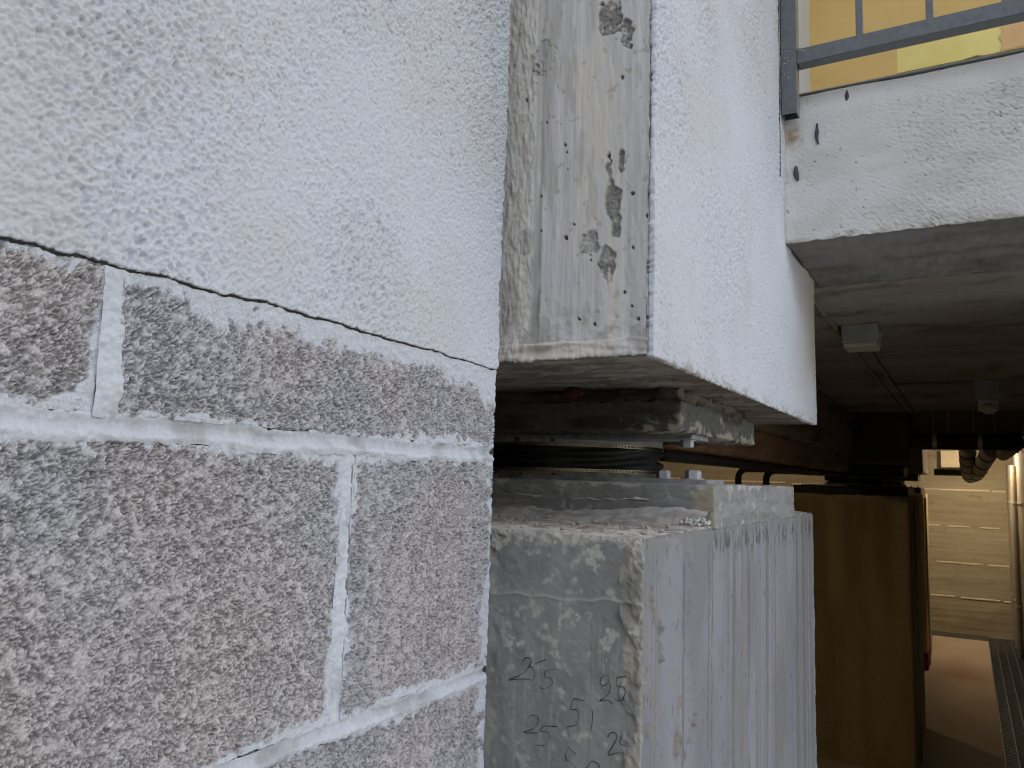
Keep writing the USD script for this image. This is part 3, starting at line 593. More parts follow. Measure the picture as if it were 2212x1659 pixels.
def c6(p, n, h):
    x, y, z = p.T; u = np.where(abs(n[:, 1]) > 0.5, x, y)
    c = lerp((0.29, 0.29, 0.28), (0.225, 0.225, 0.215), sstep(-1, 1, fb(u, z, (0.10, 0.012), 700)))
    c = lerp(c, (0.42, 0.37, 0.27), 0.7 * sstep(-0.345, -0.330, x + 0.004 * fb(z, x, 0.02, 701)) * (n[:, 1] < -0.5))
    c = lerp(c, (0.27, 0.275, 0.285), 0.6 * (n[:, 0] > 0.5) * sstep(-0.6, 1, fb(u, z, (0.012, 0.05), 702)))
    c = lerp(c, (0.42, 0.42, 0.40), 0.8 * sstep(1.6, 2.1, fb(u, z, (0.010, 0.018), 703)))
    return lerp(c, (0.55, 0.54, 0.50), 0.7 * sstep(-0.012, -0.006, z + 0.004 * fb(u, z, 0.012, 704)) * sstep(-0.2, 0.7, fb(u, z * 0, (0.05, 0.05), 705)))
m, c = slab(lines((-1.04, -0.68, 0.02), (-0.68, -0.3105, 0.0025)), lines((1.120, 1.35, 0.0028), (1.35, 1.712, 0.005)), lines((PZ - 0.004, -0.0055, 0.0018)), ['-y', '+x', '+z'], rchip(0.0022, 0.0012, 706), hsm(0.0006, 707), c6)
part(ped, 'lower_plinth', m, M_conc, True, c, label='grey concrete pad under the steel bearing')
# mortar wedge along the foot of the plinth, with a crumbly white end
xs = lines((-0.70, -0.316, 0.003)); t = np.linspace(0, 1, 14)
X, T = np.meshgrid(xs, t, indexing='ij')
Y = 1.126 - 0.075 * (1 - T) - 0.006 * fb(X, T * 0.03, (0.05, 0.03), 710) * (1 - T); Z = PZ + 0.002 + 0.019 * sstep(0, 1, T) * (0.8 + 0.25 * n2(X, X * 0, 0.09, 711)) + 0.0010 * fb(X, T * 0.06, (0.010, 0.010), 712)
Z[:, 0] = PZ - 0.003
i = np.arange(len(xs) * 14).reshape(len(xs), 14); q = np.stack([i[:-1, :-1], i[1:, :-1], i[1:, 1:], i[:-1, 1:]], -1).reshape(-1, 4)
wc = lerp((0.50, 0.475, 0.45), (0.36, 0.33, 0.305), sstep(-0.3, 1.2, fb(X.ravel(), Y.ravel(), (0.05, 0.012), 713)))
part(ped, 'mortar_fillet', (np.stack([X, Y, Z], -1).reshape(-1, 3), q), M_conc, True, wc)
rng = np.random.default_rng(5)
lump = []
for k in range(150):
    s = trimesh.creation.icosphere(1, rng.uniform(0.0006, 0.0026)); s.vertices *= rng.uniform(0.5, 1.4, 3); s.vertices += rng.normal(0, 0.0004, s.vertices.shape)
    s.apply_translation((-0.325 + rng.normal(0, 0.008), 1.078 + rng.normal(0, 0.014), PZ + 0.004 + rng.uniform(0, 0.008))); lump.append(s)
part(ped, 'white_mortar_lump', cat_(lump), M_white, True)
cr = []
for k in range(220):
    r = 0.0008 + 0.003 * rng.random() ** 4
    s = trimesh.creation.icosphere(0, r); s.vertices *= rng.uniform(0.6, 1.3, 3)
    s.apply_translation((rng.uniform(-0.62, -0.32), rng.uniform(0.85, 1.06), PZ + r * 0.5 + 0.0012)); cr.append(s)
top('mortar_crumbs', cat_(cr), M_crumb, 'loose crumbs of mortar lying on the pedestal ledge', 'rubble', kind='stuff')
def wiggle(pts, r, sd, y):
    ls = LineString(pts); d = np.arange(0, ls.length, 0.0025); a = np.array([ls.interpolate(t).coords[0] for t in d])
    return tube(np.stack([a[:, 0], np.full(len(a), y), a[:, 1] + 0.0007 * n2(d, d * 0, 0.012, sd)], 1), np.clip(r * (1 + 0.5 * n2(d, d * 0, 0.008, sd + 1)), r * .3, None), 6)
part(ped, 'filler_streak', wiggle([(-0.6579, -0.0317), (-0.6308, -0.0294), (-0.6071, -0.0303), (-0.5695, -0.0327)], 0.0009, 720, 1.1194), M_white, True)
part(ped, 'filler_streak', wiggle([(-0.5414, -0.0331), (-0.5221, -0.0323), (-0.5112, -0.0314), (-0.4843, -0.0327)], 0.0008, 722, 1.1194), M_white, True)
part(ped, 'filler_streak', wiggle([(-0.4800, -0.0325), (-0.4555, -0.0301), (-0.4375, -0.0289), (-0.4085, -0.0294), (-0.4080, -0.0325)], 0.0011, 724, 1.1194), M_white, True)
STROKES = [[(-0.4545, -0.2179), (-0.4525, -0.2113), (-0.4473, -0.2088), (-0.4434, -0.2115), (-0.4459, -0.2185), (-0.4562, -0.229), (-0.4732, -0.2378), (-0.4561, -0.234), (-0.4423, -0.2343)], [(-0.4449, -0.2184), (-0.4391, -0.222), (-0.4384, -0.2291), (-0.4433, -0.2343)], [(-0.438, -0.2142), (-0.4232, -0.2073)], [(-0.4239, -0.2198), (-0.4107, -0.2165)], [(-0.4239, -0.2198), (-0.4248, -0.2271), (-0.4175, -0.2278), (-0.4159, -0.2337), (-0.4224, -0.2391), (-0.4327, -0.2403)], [(-0.3506, -0.2144), (-0.3557, -0.2182), (-0.3568, -0.2238), (-0.3524, -0.2257), (-0.3477, -0.2216), (-0.3468, -0.2156), (-0.3506, -0.2144)], [(-0.3474, -0.2173), (-0.345, -0.2254), (-0.3475, -0.2343), (-0.3572, -0.2426), (-0.3493, -0.2405), (-0.3417, -0.2438)], [(-0.3374, -0.215), (-0.3272, -0.2123)], [(-0.3374, -0.215), (-0.3367, -0.2245), (-0.3298, -0.2231), (-0.327, -0.2294), (-0.3306, -0.2375), (-0.3389, -0.238)], [(-0.3879, -0.2447), (-0.3751, -0.2455)], [(-0.3879, -0.2447), (-0.3916, -0.2568), (-0.3847, -0.2565), (-0.3816, -0.2637), (-0.3853, -0.2721), (-0.3961, -0.2765)], [(-0.3672, -0.2536), (-0.3652, -0.2592), (-0.3667, -0.2764)], [(-0.4462, -0.2783), (-0.4411, -0.2721), (-0.4338, -0.2718), (-0.4326, -0.2777), (-0.4397, -0.2869), (-0.451, -0.2924), (-0.4333, -0.2901)], [(-0.4253, -0.2808), (-0.4081, -0.2787)], [(-0.4253, -0.2808), (-0.4293, -0.2876), (-0.42, -0.2869), (-0.4184, -0.2944), (-0.4247, -0.3016), (-0.433, -0.3023)], [(-0.3467, -0.2795), (-0.344, -0.274), (-0.3384, -0.273), (-0.3365, -0.2776), (-0.341, -0.2868), (-0.3464, -0.2969), (-0.3372, -0.2935), (-0.3261, -0.2922)], [(-0.331, -0.275), (-0.3327, -0.2819), (-0.3271, -0.2842)], [(-0.3936, -0.2984), (-0.3846, -0.3035)], [(-0.3936, -0.2984), (-0.3963, -0.3108), (-0.3863, -0.3157), (-0.3842, -0.322)], [(-0.3727, -0.3163), (-0.3689, -0.3122), (-0.3652, -0.3073), (-0.3576, -0.3083), (-0.3565, -0.3126), (-0.3593, -0.317)]]
from scipy.interpolate import make_interp_spline
for group in ([0, 1, 2], [3, 4], [5, 6], [7, 8], [9, 10], [11], [12], [13, 14], [15], [16], [17, 18], [19]):
    ms = []
    for g in group:
        a = np.array(STROKES[g]); k = min(2, len(a) - 1); tt = np.linspace(0, 1, len(a))
        s = make_interp_spline(tt, a, k)(np.linspace(0, 1, 6 * len(a)))
        hh = ped_front_h(s[:, 0], s[:, 1])
        w = 0.00040 * (1 + 0.35 * n2(s[:, 0], s[:, 1], 0.006, 730))
        ms.append(tube(np.stack([s[:, 0], CY - hh - 0.0001, s[:, 1]], 1), w, 5))
    part(ped, 'pencil_figure', cat_(ms), M_pencil, True)

# ------------------------------------------------------------------ the sliding bearing between them
IC = np.array((-0.70, 1.41)); IR = 0.196
def hexbolt(c, r, h, up=1):
    t = np.linspace(0, 2 * np.pi, 6, endpoint=False) + 0.3
    ring = np.stack([np.cos(t), np.sin(t), 0 * t], 1); c = np.asarray(c, float)
    z = np.array((0, 0, up * h))
    pts = np.vstack([c + ring * r, c + ring * r + z * 0.82, c + ring * r * 0.86 + z])
    return trimesh.convex.convex_hull(pts)
def bearing(name, label, dy, z_up):
    b = thing(name, label, 'bearing', (IC[0], IC[1] + dy, -0.0055), group='seismic bearings between pedestals and columns')
    C = (IC[0], IC[1] + dy, 0.0)
    def plate(z0, z1, lug_y0, lug_y1, lug_x):
        from shapely.geometry import Point, box as rect
        from shapely.ops import unary_union
        o = unary_union([Point(C[0], C[1]).buffer(IR + 0.004, 48)] + [rect(C[0] - 0.33, a + dy, lug_x, b_ + dy) for a, b_ in ((lug_y0, lug_y0 + 0.09),)] ).buffer(-0.004).buffer(0.004)
        from shapely.geometry import MultiPolygon
        o = o.difference(rect(C[0] - 0.4, C[1] - 0.4, C[0] + 0.20, C[1] - IR - 0.003))
        m_ = trimesh.creation.extrude_polygon(o if o.geom_type == 'Polygon' else max(o.geoms, key=lambda g_: g_.area), z1 - z0, engine='earcut'); m_.apply_translation((0, 0, z0)); return m_
    part(b, 'lower_plate', plate(-0.0052, 0.0022, 1.170, 1.650, -0.334), M_plate)
    part(b, 'upper_plate', plate(0.0655, 0.0722, 1.215, 1.575, -0.372), M_plate)
    part(b, 'lower_drum', lathe([(IR + 0.0045, -0.0050), (IR + 0.0045, 0.0094), (IR, 0.0096)], C), M_drum)
    part(b, 'upper_drum', lathe([(IR + 0.0035, 0.0596), (IR + 0.0045, 0.0654)], C), M_plate)
    def folds(t, z): return 0.0020 * np.sin(3 * t + 260 * z) * np.sin(np.pi * np.clip((z - 0.0150) / 0.040, 0, 1)) + 0.002 * np.sin(7 * t - 300 * z + 1)
    zz = np.linspace(0.0098, 0.0594, 18)
    part(b, 'rubber_sleeve', lathe([(IR - 0.001 + 0.0045 * abs(math.sin(2 * math.pi * (z - 0.0150) / 0.040)) , z) for z in zz], C, 128, folds), M_rubber, True)
    for z0 in (0.0100, 0.0538):
        k = part(b, 'hose_clamp', lathe([(IR + 0.0015, z0), (IR + 0.0062, z0), (IR + 0.0062, z0 + 0.0052), (IR + 0.0015, z0 + 0.0052)], C, 128), M_brass, 30)
        t = np.linspace(-np.pi, 0.2, 210)
        nt = [box((-0.0006, -0.0004, 0), (0.0006, 0.0004, 0.0042)) for _ in t]
        for m_, a in zip(nt, t):
            m_.apply_transform(trimesh.transformations.rotation_matrix(a, (0, 0, 1))); m_.apply_translation((C[0] + (IR + 0.0064) * math.cos(a), C[1] + (IR + 0.0064) * math.sin(a), z0 + 0.0004))
        part(k, 'slot', cat_(nt), M_inside, False, kind='stuff')
    for a, z, s in ((-1.50, 0.0640, 1), (-1.18, 0.0640, .8), (-1.46, 0.0040, .8), (-1.16, 0.0040, .9)):
        s_ = trimesh.creation.icosphere(2, 0.0062 * s); s_.vertices *= (0.9, 0.25, 0.62)
        s_.apply_transform(trimesh.transformations.rotation_matrix(a + math.pi / 2, (0, 0, 1))); s_.apply_translation((C[0] + (IR + 0.004) * math.cos(a), C[1] + (IR + 0.004) * math.sin(a), z))
        part(b, 'rusted_lug', s_, M_rust, True)
    for bx, by, z, up, r in ((-0.363, 1.188, 0.0024, 1, 0.0135), (-0.430, 1.245, 0.0024, 1, 0.0125), (-0.392, 1.250, 0.0654, -1, 0.0120)):
        k = part(b, 'bolt', hexbolt((bx, by + dy, z + up * 0.0012), r * 0.92, 0.0125 if up > 0 else 0.011, up), M_steel, False)
        part(k, 'washer', cyl((bx, by + dy, z), (bx, by + dy, z + up * 0.0012), r * 1.25, 24), M_steel, 30)
    return b
bearing('sliding_bearing', 'black rubber sleeved bearing with toothed clamps in the near gap', 0.0, 0)
s_ = trimesh.creation.icosphere(3, 0.011); s_.vertices *= (1.3, 0.8, 0.75); s_.vertices += s_.vertices * (0.35 * fb(s_.vertices[:, 0] + s_.vertices[:, 2], s_.vertices[:, 1] - s_.vertices[:, 2], 0.012, 740))[:, None] * 0.5
s_.apply_translation((-0.527, 1.105, 0.1290))
top('red_scrap', s_, M_red, 'small crumpled red scrap wedged in the dark gap under the column', 'scrap', smooth=True)

# ------------------------------------------------------------------ beam, walkway slab, basement walls
beam = thing('edge_beam', 'pale rendered concrete edge beam under the grey railing', 'beam', (1.3, 1.7, 0.477))
BY, BZ0, BZ1 = 1.602, 0.477, 0.787
def h7(p, n):
    h, _ = sponge(p[:, 0], p[:, 2], 800)
    smooth = sstep(0.715, 0.75, p[:, 2] - 0.06 * (p[:, 0] + 0.3))
    return np.where(n[:, 1] < -0.3, h * (0.75 - 0.5 * smooth) + 0.0012 * n2(p[:, 0], p[:, 2], 0.12, 810) + 0.010 * np.exp(-np.clip(p[:, 0] + 0.301, 0, 1) / 0.012), 0.0015 * fb(p[:, 0], p[:, 1], 0.03, 811))
def c7(p, n, h):
    x, z = p[:, 0], p[:, 2]
    c = lerp((0.66, 0.655, 0.64), (0.60, 0.59, 0.57), sstep(-0.6, 1.6, fb(x, z, (0.12, 0.05), 812)))
    c = lerp(c, (0.20, 0.18, 0.15), 0.7 * sstep(2.2, 2.7, fb(x, z, 0.006, 813, 2)))
    c = lerp(c, (0.34, 0.25, 0.14), 0.75 * np.exp(-((x + 0.285 + 0.01 * (0.71 - z)) / 0.014) ** 2) * np.exp(-((z - 0.70) / 0.022) ** 2) * (1 + 0.4 * n2(x, z, 0.01, 814)))
    c = lerp(c, (0.36, 0.33, 0.24), 0.6 * sstep(0.489, 0.478, z + 0.004 * fb(x, z, 0.02, 815)))
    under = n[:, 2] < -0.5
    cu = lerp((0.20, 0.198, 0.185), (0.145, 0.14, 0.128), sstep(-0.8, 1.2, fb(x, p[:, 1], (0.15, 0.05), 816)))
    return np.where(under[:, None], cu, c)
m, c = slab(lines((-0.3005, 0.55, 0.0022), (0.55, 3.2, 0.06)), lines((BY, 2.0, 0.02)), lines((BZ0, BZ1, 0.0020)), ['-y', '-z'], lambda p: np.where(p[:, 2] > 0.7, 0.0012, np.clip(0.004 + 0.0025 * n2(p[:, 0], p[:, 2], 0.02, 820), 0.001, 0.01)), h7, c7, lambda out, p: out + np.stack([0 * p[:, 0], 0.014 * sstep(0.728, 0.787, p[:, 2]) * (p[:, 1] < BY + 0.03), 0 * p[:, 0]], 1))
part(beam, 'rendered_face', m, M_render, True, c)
for k, pts in enumerate(([(-0.1821, 0.7858), (-0.1829, 0.7732), (-0.1826, 0.7604), (-0.1854, 0.7572)], [(-0.2375, 0.7172), (-0.238, 0.7019), (-0.2385, 0.6875), (-0.2352, 0.6741)], [(-0.2789, 0.6357), (-0.2782, 0.6195), (-0.2749, 0.6045)])):
    a = np.array(pts); tt = np.linspace(0, 1, len(a)); s = make_interp_spline(tt, a, 2)(np.linspace(0, 1, 24))
    off = -0.014 * sstep(0.728, 0.787, s[:, 1]) + 0.010 * np.exp(-np.clip(s[:, 0] + 0.301, 0, 1) / 0.012)
    w = 0.0036 * np.sin(np.pi * np.clip(np.linspace(0.12, 0.97, 24), 0, 1)) ** 0.5 * (1 + 0.3 * n2(s[:, 1], s[:, 1] * 0, 0.02, 830 + k))
    tm = tube(np.stack([s[:, 0], np.zeros(24), s[:, 1]], 1), w, 8); tm.vertices[:, 1] = tm.vertices[:, 1] * 0.35 + (BY - np.interp(tm.vertices[:, 2], s[::-1, 1], off[::-1]) - 0.0022)
    part(beam, 'paint_drip', tm, M_drip, True)
for cx, cz, r in ((0.0186, 0.7154, 0.0045), (-0.1261, 0.7353, 0.0035)):
    s_ = trimesh.creation.icosphere(2, r); s_.vertices *= (0.6, 0.25, 1.3); s_.apply_translation((cx, BY + 0.0005, cz)); part(beam, 'white_chip', s_, M_white, True)
def far_cols(a, b, sd, su=0.4, sv=0.4):
    return lambda p, n, h: lerp(a, b, sstep(-1, 1.2, fb(np.where(abs(n[:, 0]) > .5, p[:, 1], p[:, 0]), np.where(abs(n[:, 2]) > .5, p[:, 1], p[:, 2]), (su, sv), sd)))
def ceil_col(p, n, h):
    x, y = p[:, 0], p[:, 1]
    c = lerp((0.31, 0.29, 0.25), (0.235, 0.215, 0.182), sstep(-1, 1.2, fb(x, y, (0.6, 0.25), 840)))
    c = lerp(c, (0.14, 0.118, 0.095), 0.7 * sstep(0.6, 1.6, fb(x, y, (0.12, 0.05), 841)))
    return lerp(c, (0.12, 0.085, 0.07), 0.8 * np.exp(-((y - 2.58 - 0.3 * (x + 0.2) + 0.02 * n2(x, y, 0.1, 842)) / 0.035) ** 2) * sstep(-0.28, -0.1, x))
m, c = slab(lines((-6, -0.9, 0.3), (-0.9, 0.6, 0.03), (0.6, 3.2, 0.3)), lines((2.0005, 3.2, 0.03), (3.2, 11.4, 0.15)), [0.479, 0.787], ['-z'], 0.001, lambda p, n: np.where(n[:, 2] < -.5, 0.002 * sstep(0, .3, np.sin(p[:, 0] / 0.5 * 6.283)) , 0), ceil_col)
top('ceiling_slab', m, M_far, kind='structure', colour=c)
tb = thing('cross_beam', 'dark concrete cross beam above the black pipe deep in the basement', 'beam', (0.3, 5.75, 0.39))
m, c = slab(lines((-0.30, 1.6, 0.05)), [5.62, 5.95], lines((0.337, 0.4785, 0.02)), ['-y', '-z'], 0.004, None, far_cols((0.27, 0.19, 0.15), (0.17, 0.11, 0.09), 845))
part(tb, 'beam_body', m, M_far, True, c)
lb = thing('long_beam', 'brown concrete beam running back from the near column', 'beam', (-0.9, 3.75, 0.08))
m, c = slab([-1.05, -0.64], lines((1.945, 5.56, 0.06)), lines((0.19, 0.478, 0.02)), ['+x', '-z'], 0.003, hsm(0.002, 850), far_cols((0.26, 0.19, 0.14), (0.15, 0.10, 0.075), 851, 0.5, 0.05))  # brown base colour, streaked along the beam by noise
part(lb, 'beam_body', m, M_far, True, c)
m, c = slab([-1.05, -0.665], lines((1.945, 5.56, 0.06)), lines((0.082, 0.1905, 0.02)), ['+x', '-z'], 0.004, hsm(0.002, 852), far_cols((0.29, 0.19, 0.11), (0.19, 0.115, 0.065), 853, 0.5, 0.05))
part(lb, 'lower_board', m, M_far, True, c)
ew = thing('end_wall', 'board marked concrete wall lit warm yellow at the basement end', 'wall', (-1.5, 11.2, FLOOR))
FINS = [-0.019, -0.459, -0.895, -1.303]
def h8(p, n):
    z = p[:, 2]; bd = np.floor(z / 0.105)
    return np.where(n[:, 1] < -0.5, 0.0015 * np.sin(bd * 12.9898) + 0.0015 * fb(p[:, 0], z, (0.6, 0.03), 860) - 0.003 * np.exp(-((z / 0.105 - bd) / 0.07) ** 2), 0)
def c8(p, n, h):
    x, z = p[:, 0], p[:, 2]; bd = np.floor(z / 0.105)
    c = lerp((0.36, 0.335, 0.27), (0.315, 0.285, 0.225), sstep(-1.2, 1.2, fb(x, z, (0.7, 0.06), 861) + 0.3 * np.sin(bd * 7.7)))
    c = lerp(c, (0.22, 0.18, 0.12), 0.5 * sstep(1.3, 2.2, fb(x, z, (0.10, 0.03), 862)))
    return lerp(c, (0.23, 0.19, 0.13), 0.6 * sstep(-1.35, -1.66, z + 0.1 * n2(x, z, 0.2, 863)))
m, c = slab(lines((-6, -0.7, 0.1), (-0.7, 0.62, 0.02)), [11.15, 11.4], lines((FLOOR - .05, 0.479, 0.012)), ['-y'], 0.001, h8, c8)
part(ew, 'board_marked_face', m, M_far, True, c)
rng = np.random.default_rng(9)
for fz in FINS:
    x = -5.0
    while x < 0.36:
        L = rng.uniform(0.15, 0.6) if x > -0.8 else 1.4
        x1 = min(x + L, 0.40)
        part(ew, 'formwork_fin', box((x, 11.138, fz - rng.uniform(.008, .012) - 0.01 * x), (x1, 11.156, fz + rng.uniform(.006, .010) - 0.01 * x), 0.003), M_cream)
        x = x1 + rng.uniform(0.0, 0.10)
bw = thing('basement_wall', 'brown basement wall at the right carrying pale downpipes', 'wall', (0.53, 7, FLOOR))
m, c = slab([0.46, 0.62], lines((2.2, 11.15, 0.1)), lines((FLOOR - .05, 0.478, 0.05)), ['-x', '-y'], 0.004, None, far_cols((0.27, 0.24, 0.20), (0.20, 0.17, 0.135), 870, 0.4, 0.15))
part(bw, 'wall_body', m, M_far, True, c)
for z in (-0.13,): part(bw, 'wall_ledge', box((0.452, 9.2, z - .012), (0.4595, 11.1, z + .012), .003), M_jacket)
for k, (y, what) in enumerate(((11.05, 'pale downpipe in the far corner of the basement'), (10.55, 'pale downpipe just nearer than the corner one'), (9.95, 'pale downpipe nearest the camera on the side wall'))):
    d = thing('downpipe', what, 'pipe', (0.43, y, FLOOR), group='pale downpipes on the basement side wall')
    part(d, 'pipe', cyl((0.428, y, FLOOR), (0.428, y, 0.30 - 0.02 * k), 0.026, 20), M_conduit, 40)
    for z in (-1.2, -0.13): part(d, 'bracket', lathe([(0.030, z - .012), (0.030, z + .012)], (0.428, y, 0), 20), M_steel, 40)
top('basement_wall', box((-6.2, 1.0, FLOOR - .05), (-6.0, 11.4, 0.479)), M_far, 'plain concrete wall on the far left side of the basement', 'wall', colour=np.tile((0.35, 0.30, 0.22), (8, 1)), smooth=False)
# steel grating over the drain
gr = thing('drain_grating', 'dark steel grating strip along the foot of the basement walls', 'grating', (0.3, 7, FLOOR))
part(gr, 'bar', cat_([box((0.153, y, FLOOR - 0.03), (0.457, y + 0.006, FLOOR - 0.001)) for y in np.arange(2.3, 11.12, 0.034)]), M_grate, False, kind='stuff')
for x in (0.153, 0.228, 0.303, 0.378, 0.450): part(gr, 'bearer', box((x, 1.9, FLOOR - 0.032), (x + 0.006, 11.13, FLOOR - 0.0004)), M_grate, False)
part(gr, 'cross_strip', cat_([box((-5.9, 10.82, FLOOR + .001), (0.152, 11.135, FLOOR + .004))] + [box((x, 10.83, FLOOR + .0041), (x + 0.008, 11.13, FLOOR + 0.009)) for x in np.arange(-1.2, 0.14, 0.034)]), M_grate, False, kind='stuff')

# ------------------------------------------------------------------ pedestals and columns further in
def far_pedestal(y0, x1, label, label2, sd, red=False):
    t = thing('concrete_pedestal', label, 'pedestal', (x1 - 0.39, y0 + 0.55, FLOOR))
    def hh(p, n):
        u = np.where(abs(n[:, 1]) > .5, p[:, 0], p[:, 1])
        return 0.003 * fb(u, p[:, 2], (0.07, 1.5), sd) - 0.004 * np.exp(-((u - (x1 - 0.255)) / 0.012) ** 2)
    cc = far_cols((0.33, 0.275, 0.15), (0.25, 0.205, 0.105), sd + 3, 0.09, 0.8)
    m, c = slab(lines((x1 - 0.78, x1, 0.02)), lines((y0, y0 + 1.11, 0.05)), lines((FLOOR, -0.06, 0.05)), ['-y', '+x'], 0.008, hh, cc)
    part(t, 'shaft', m, M_far, True, c)
    part(t, 'lower_plinth', box((x1 - 0.73, y0 + 0.16, -0.062), (x1 - 0.02, y0 + 0.9, -0.0055), 0.004), M_black)  # concrete pad coloured near black for the unlit gap
    for k, (fx, w) in enumerate(((x1 + 0.008, 0.016),)):
        part(t, 'cable_conduit', tube([(fx, y0 + 0.30, FLOOR), (fx, y0 + 0.30, -0.10)], 0.008, 8), M_conduit, True)
    if red: part(t, 'painted_base', box((x1 - 0.10, y0 - 0.006, FLOOR + .001), (x1 + 0.006, y0 + 0.25, FLOOR + 0.16), 0.002), M_red)
    u = thing('upper_column', label2, 'column', (x1 - 0.16, y0 + 0.55, 0.14))
    m, c = slab(lines((x1 - 0.40, x1 + 0.008, 0.03)), lines((y0, y0 + 1.11, 0.06)), lines((0.14, 0.478, 0.03)), ['-y', '+x', '-z'], 0.006, None, far_cols((0.13, 0.105, 0.085), (0.075, 0.06, 0.05), sd + 5))  # dark base colour stands in for the lack of light here
    part(u, 'shaft', m, M_far, True, c)
    part(u, 'upper_plinth', box((x1 - 0.73, y0 + 0.29, 0.066), (x1 - 0.05, y0 + 0.76, 0.1395), 0.004), M_black)  # near-black colour again in place of unlit concrete
far_pedestal(5.57, -0.315, 'olive brown pedestal standing in the dark behind the near one', 'black shadowed column above the second pedestal', 900)
far_pedestal(8.74, -0.381, 'narrow visible pedestal with a red painted base, farthest in', 'farthest dark column deep in the basement', 920, True)
first = '/World/sliding_bearing'
for k, (dy, lab) in enumerate(((4.74, 'dark bearing on the second pedestal inside the basement'), (7.91, 'farthest bearing, on the pedestal with the red base'))):
    x = UsdGeom.Xform.Define(stage, numbered('/World', 'sliding_bearing')); x.GetPrim().GetReferences().AddInternalReference(first)
    x.GetPrim().SetInstanceable(True)
    x.ClearXformOpOrder(); x.AddTranslateOp().Set(Gf.Vec3d(IC[0] - (0.07 if k else 0), IC[1] + dy, -0.0055))
    mark(x.GetPrim(), lab, 'bearing', 'seismic bearings between pedestals and columns')

# ------------------------------------------------------------------ services in the basement
def elbow(c, a0, a1, r, plane, n=10):
    t = np.linspace(a0, a1, n); c = np.asarray(c, float)
    e = {'xz': ((1, 0, 0), (0, 0, 1)), 'yz': ((0, 1, 0), (0, 0, 1)), 'xy': ((1, 0, 0), (0, 1, 0))}[plane]
    return c + r * (np.cos(t)[:, None] * np.array(e[0]) + np.sin(t)[:, None] * np.array(e[1]))
bp = thing('black_pipe', 'thick black insulated pipe hanging below the cross beam', 'pipe', (0.05, 5.50, 0.28))
path = np.vstack([[(-0.30, 5.50, 0.283)], [(0.14, 5.50, 0.283)], elbow((0.14, 5.62, 0.283), -np.pi / 2, 0, 0.12, 'xy'), [(0.26, 7.5, 0.283)]])
part(bp, 'insulated_pipe', tube(path, 0.050, 20), M_black, True)
for x in (-0.172, -0.09, 0.045, 0.15):
    part(bp, 'hanger_rod', cyl((x, 5.50, 0.33), (x, 5.50, 0.478), 0.004, 8), M_steel, 40)
for x in (-0.165, 0.075):
    a = np.linspace(0, 2 * np.pi, 25); rings = [np.array((x + s, 5.50, 0.283)) for s in (-.012, .012)]
    part(bp, 'pipe_clamp', cyl((x - .012, 5.50, .283), (x + .012, 5.50, .283), 0.0525, 28), M_steel, 40)
rp = thing('lower_pipe', 'dark horizontal pipe running below the pale lit cabinet', 'pipe', (-0.2, 9.5, 0.17))
part(rp, 'pipe_run', tube([(-0.30, 9.5, 0.168), (0.15, 9.5, 0.168)], 0.036, 16), M_black, True)
for k, (pts, lab) in enumerate((
        ([(0.012, 8.6, 0.40), (0.010, 8.75, 0.31), (0.012, 8.95, 0.235), (0.02, 9.2, 0.17), (0.03, 9.5, 0.13)], 'fat segmented pipe bend hanging left of the lit corner'),
        ([(0.20, 8.3, 0.36), (0.165, 8.5, 0.30), (0.13, 8.75, 0.24), (0.105, 9.0, 0.19), (0.08, 9.3, 0.155), (0.05, 9.7, 0.14)], 'fat segmented pipe slanting down beside the lit corner'))):
    e = thing('jacketed_pipe', lab, 'pipe', pts[2])
    s = make_interp_spline(np.linspace(0, 1, len(pts)), np.array(pts), 2)(np.linspace(0, 1, 30))
    part(e, 'jacket', tube(s, 0.070, 20), M_jacket, True)
    for j in (4, 10, 16, 22, 27):
        part(e, 'joint_band', tube(s[j:j + 2], 0.0735, 20), M_black, True)
hp = thing('ceiling_pipe', 'dark pipe running back under the long brown beam', 'pipe', (-0.70, 3.7, 0.05))
part(hp, 'pipe_run', tube([(-0.68, 1.96, 0.0635), (-0.68, 5.5, 0.0635)], 0.016, 14), M_black, True)
for y in (2.6, 3.8, 5.0): part(hp, 'hanger_rod', cyl((-0.68, y, 0.05), (-0.68, y, 0.083), 0.003, 8), M_black, 40)
for k, (x, lab) in enumerate(((-1.86, 'left one of two dark elbow pipes before the lit end wall'), (-1.58, 'right one of two dark elbow pipes before the lit end wall'))):
    e = thing('elbow_pipe', lab, 'pipe', (x, 7.5 - 0.12 * k, 0))
    Y7 = 7.5 - 0.12 * k
    path = np.vstack([[(x, Y7, -0.12)], elbow((x + 0.085, Y7, 0.040), np.pi, np.pi / 2, 0.085, 'xz'), [(x + 0.75, Y7, 0.125)]])
    part(e, 'bend', tube(path - np.array((0, 0, 0.012 * k)), 0.030, 14), M_black, True)
eb = thing('emergency_light', 'grey rectangular emergency light box on the dark ceiling', 'light fitting', (-0.263, 2.55, 0.479))
part(eb, 'housing', box((-0.314, 2.50, 0.422), (-0.213, 2.62, 0.4785), 0.003), M_grey_plastic, 20)
part(eb, 'diffuser', box((-0.309, 2.5035, 0.410), (-0.218, 2.6165, 0.4225), 0.003), M_white_plastic, 20)
for k in range(3): part(eb, 'gland', cyl((-0.213 + .004 * k, 2.53, 0.452), (-0.2105 + .004 * k, 2.53, 0.452), 0.013 - .002 * k, 14), M_grey_plastic, 30)
jb = thing('sensor_box', 'small grey ceiling box with a round sensor below it', 'sensor', (0.09, 4.05, 0.479))
part(jb, 'housing', box((0.039, 4.00, 0.395), (0.140, 4.10, 0.4785), 0.004), M_grey_plastic, 20)
part(jb, 'sensor_body', box((0.052, 4.02, 0.345), (0.130, 4.09, 0.3955), 0.005), M_white_plastic, 20)
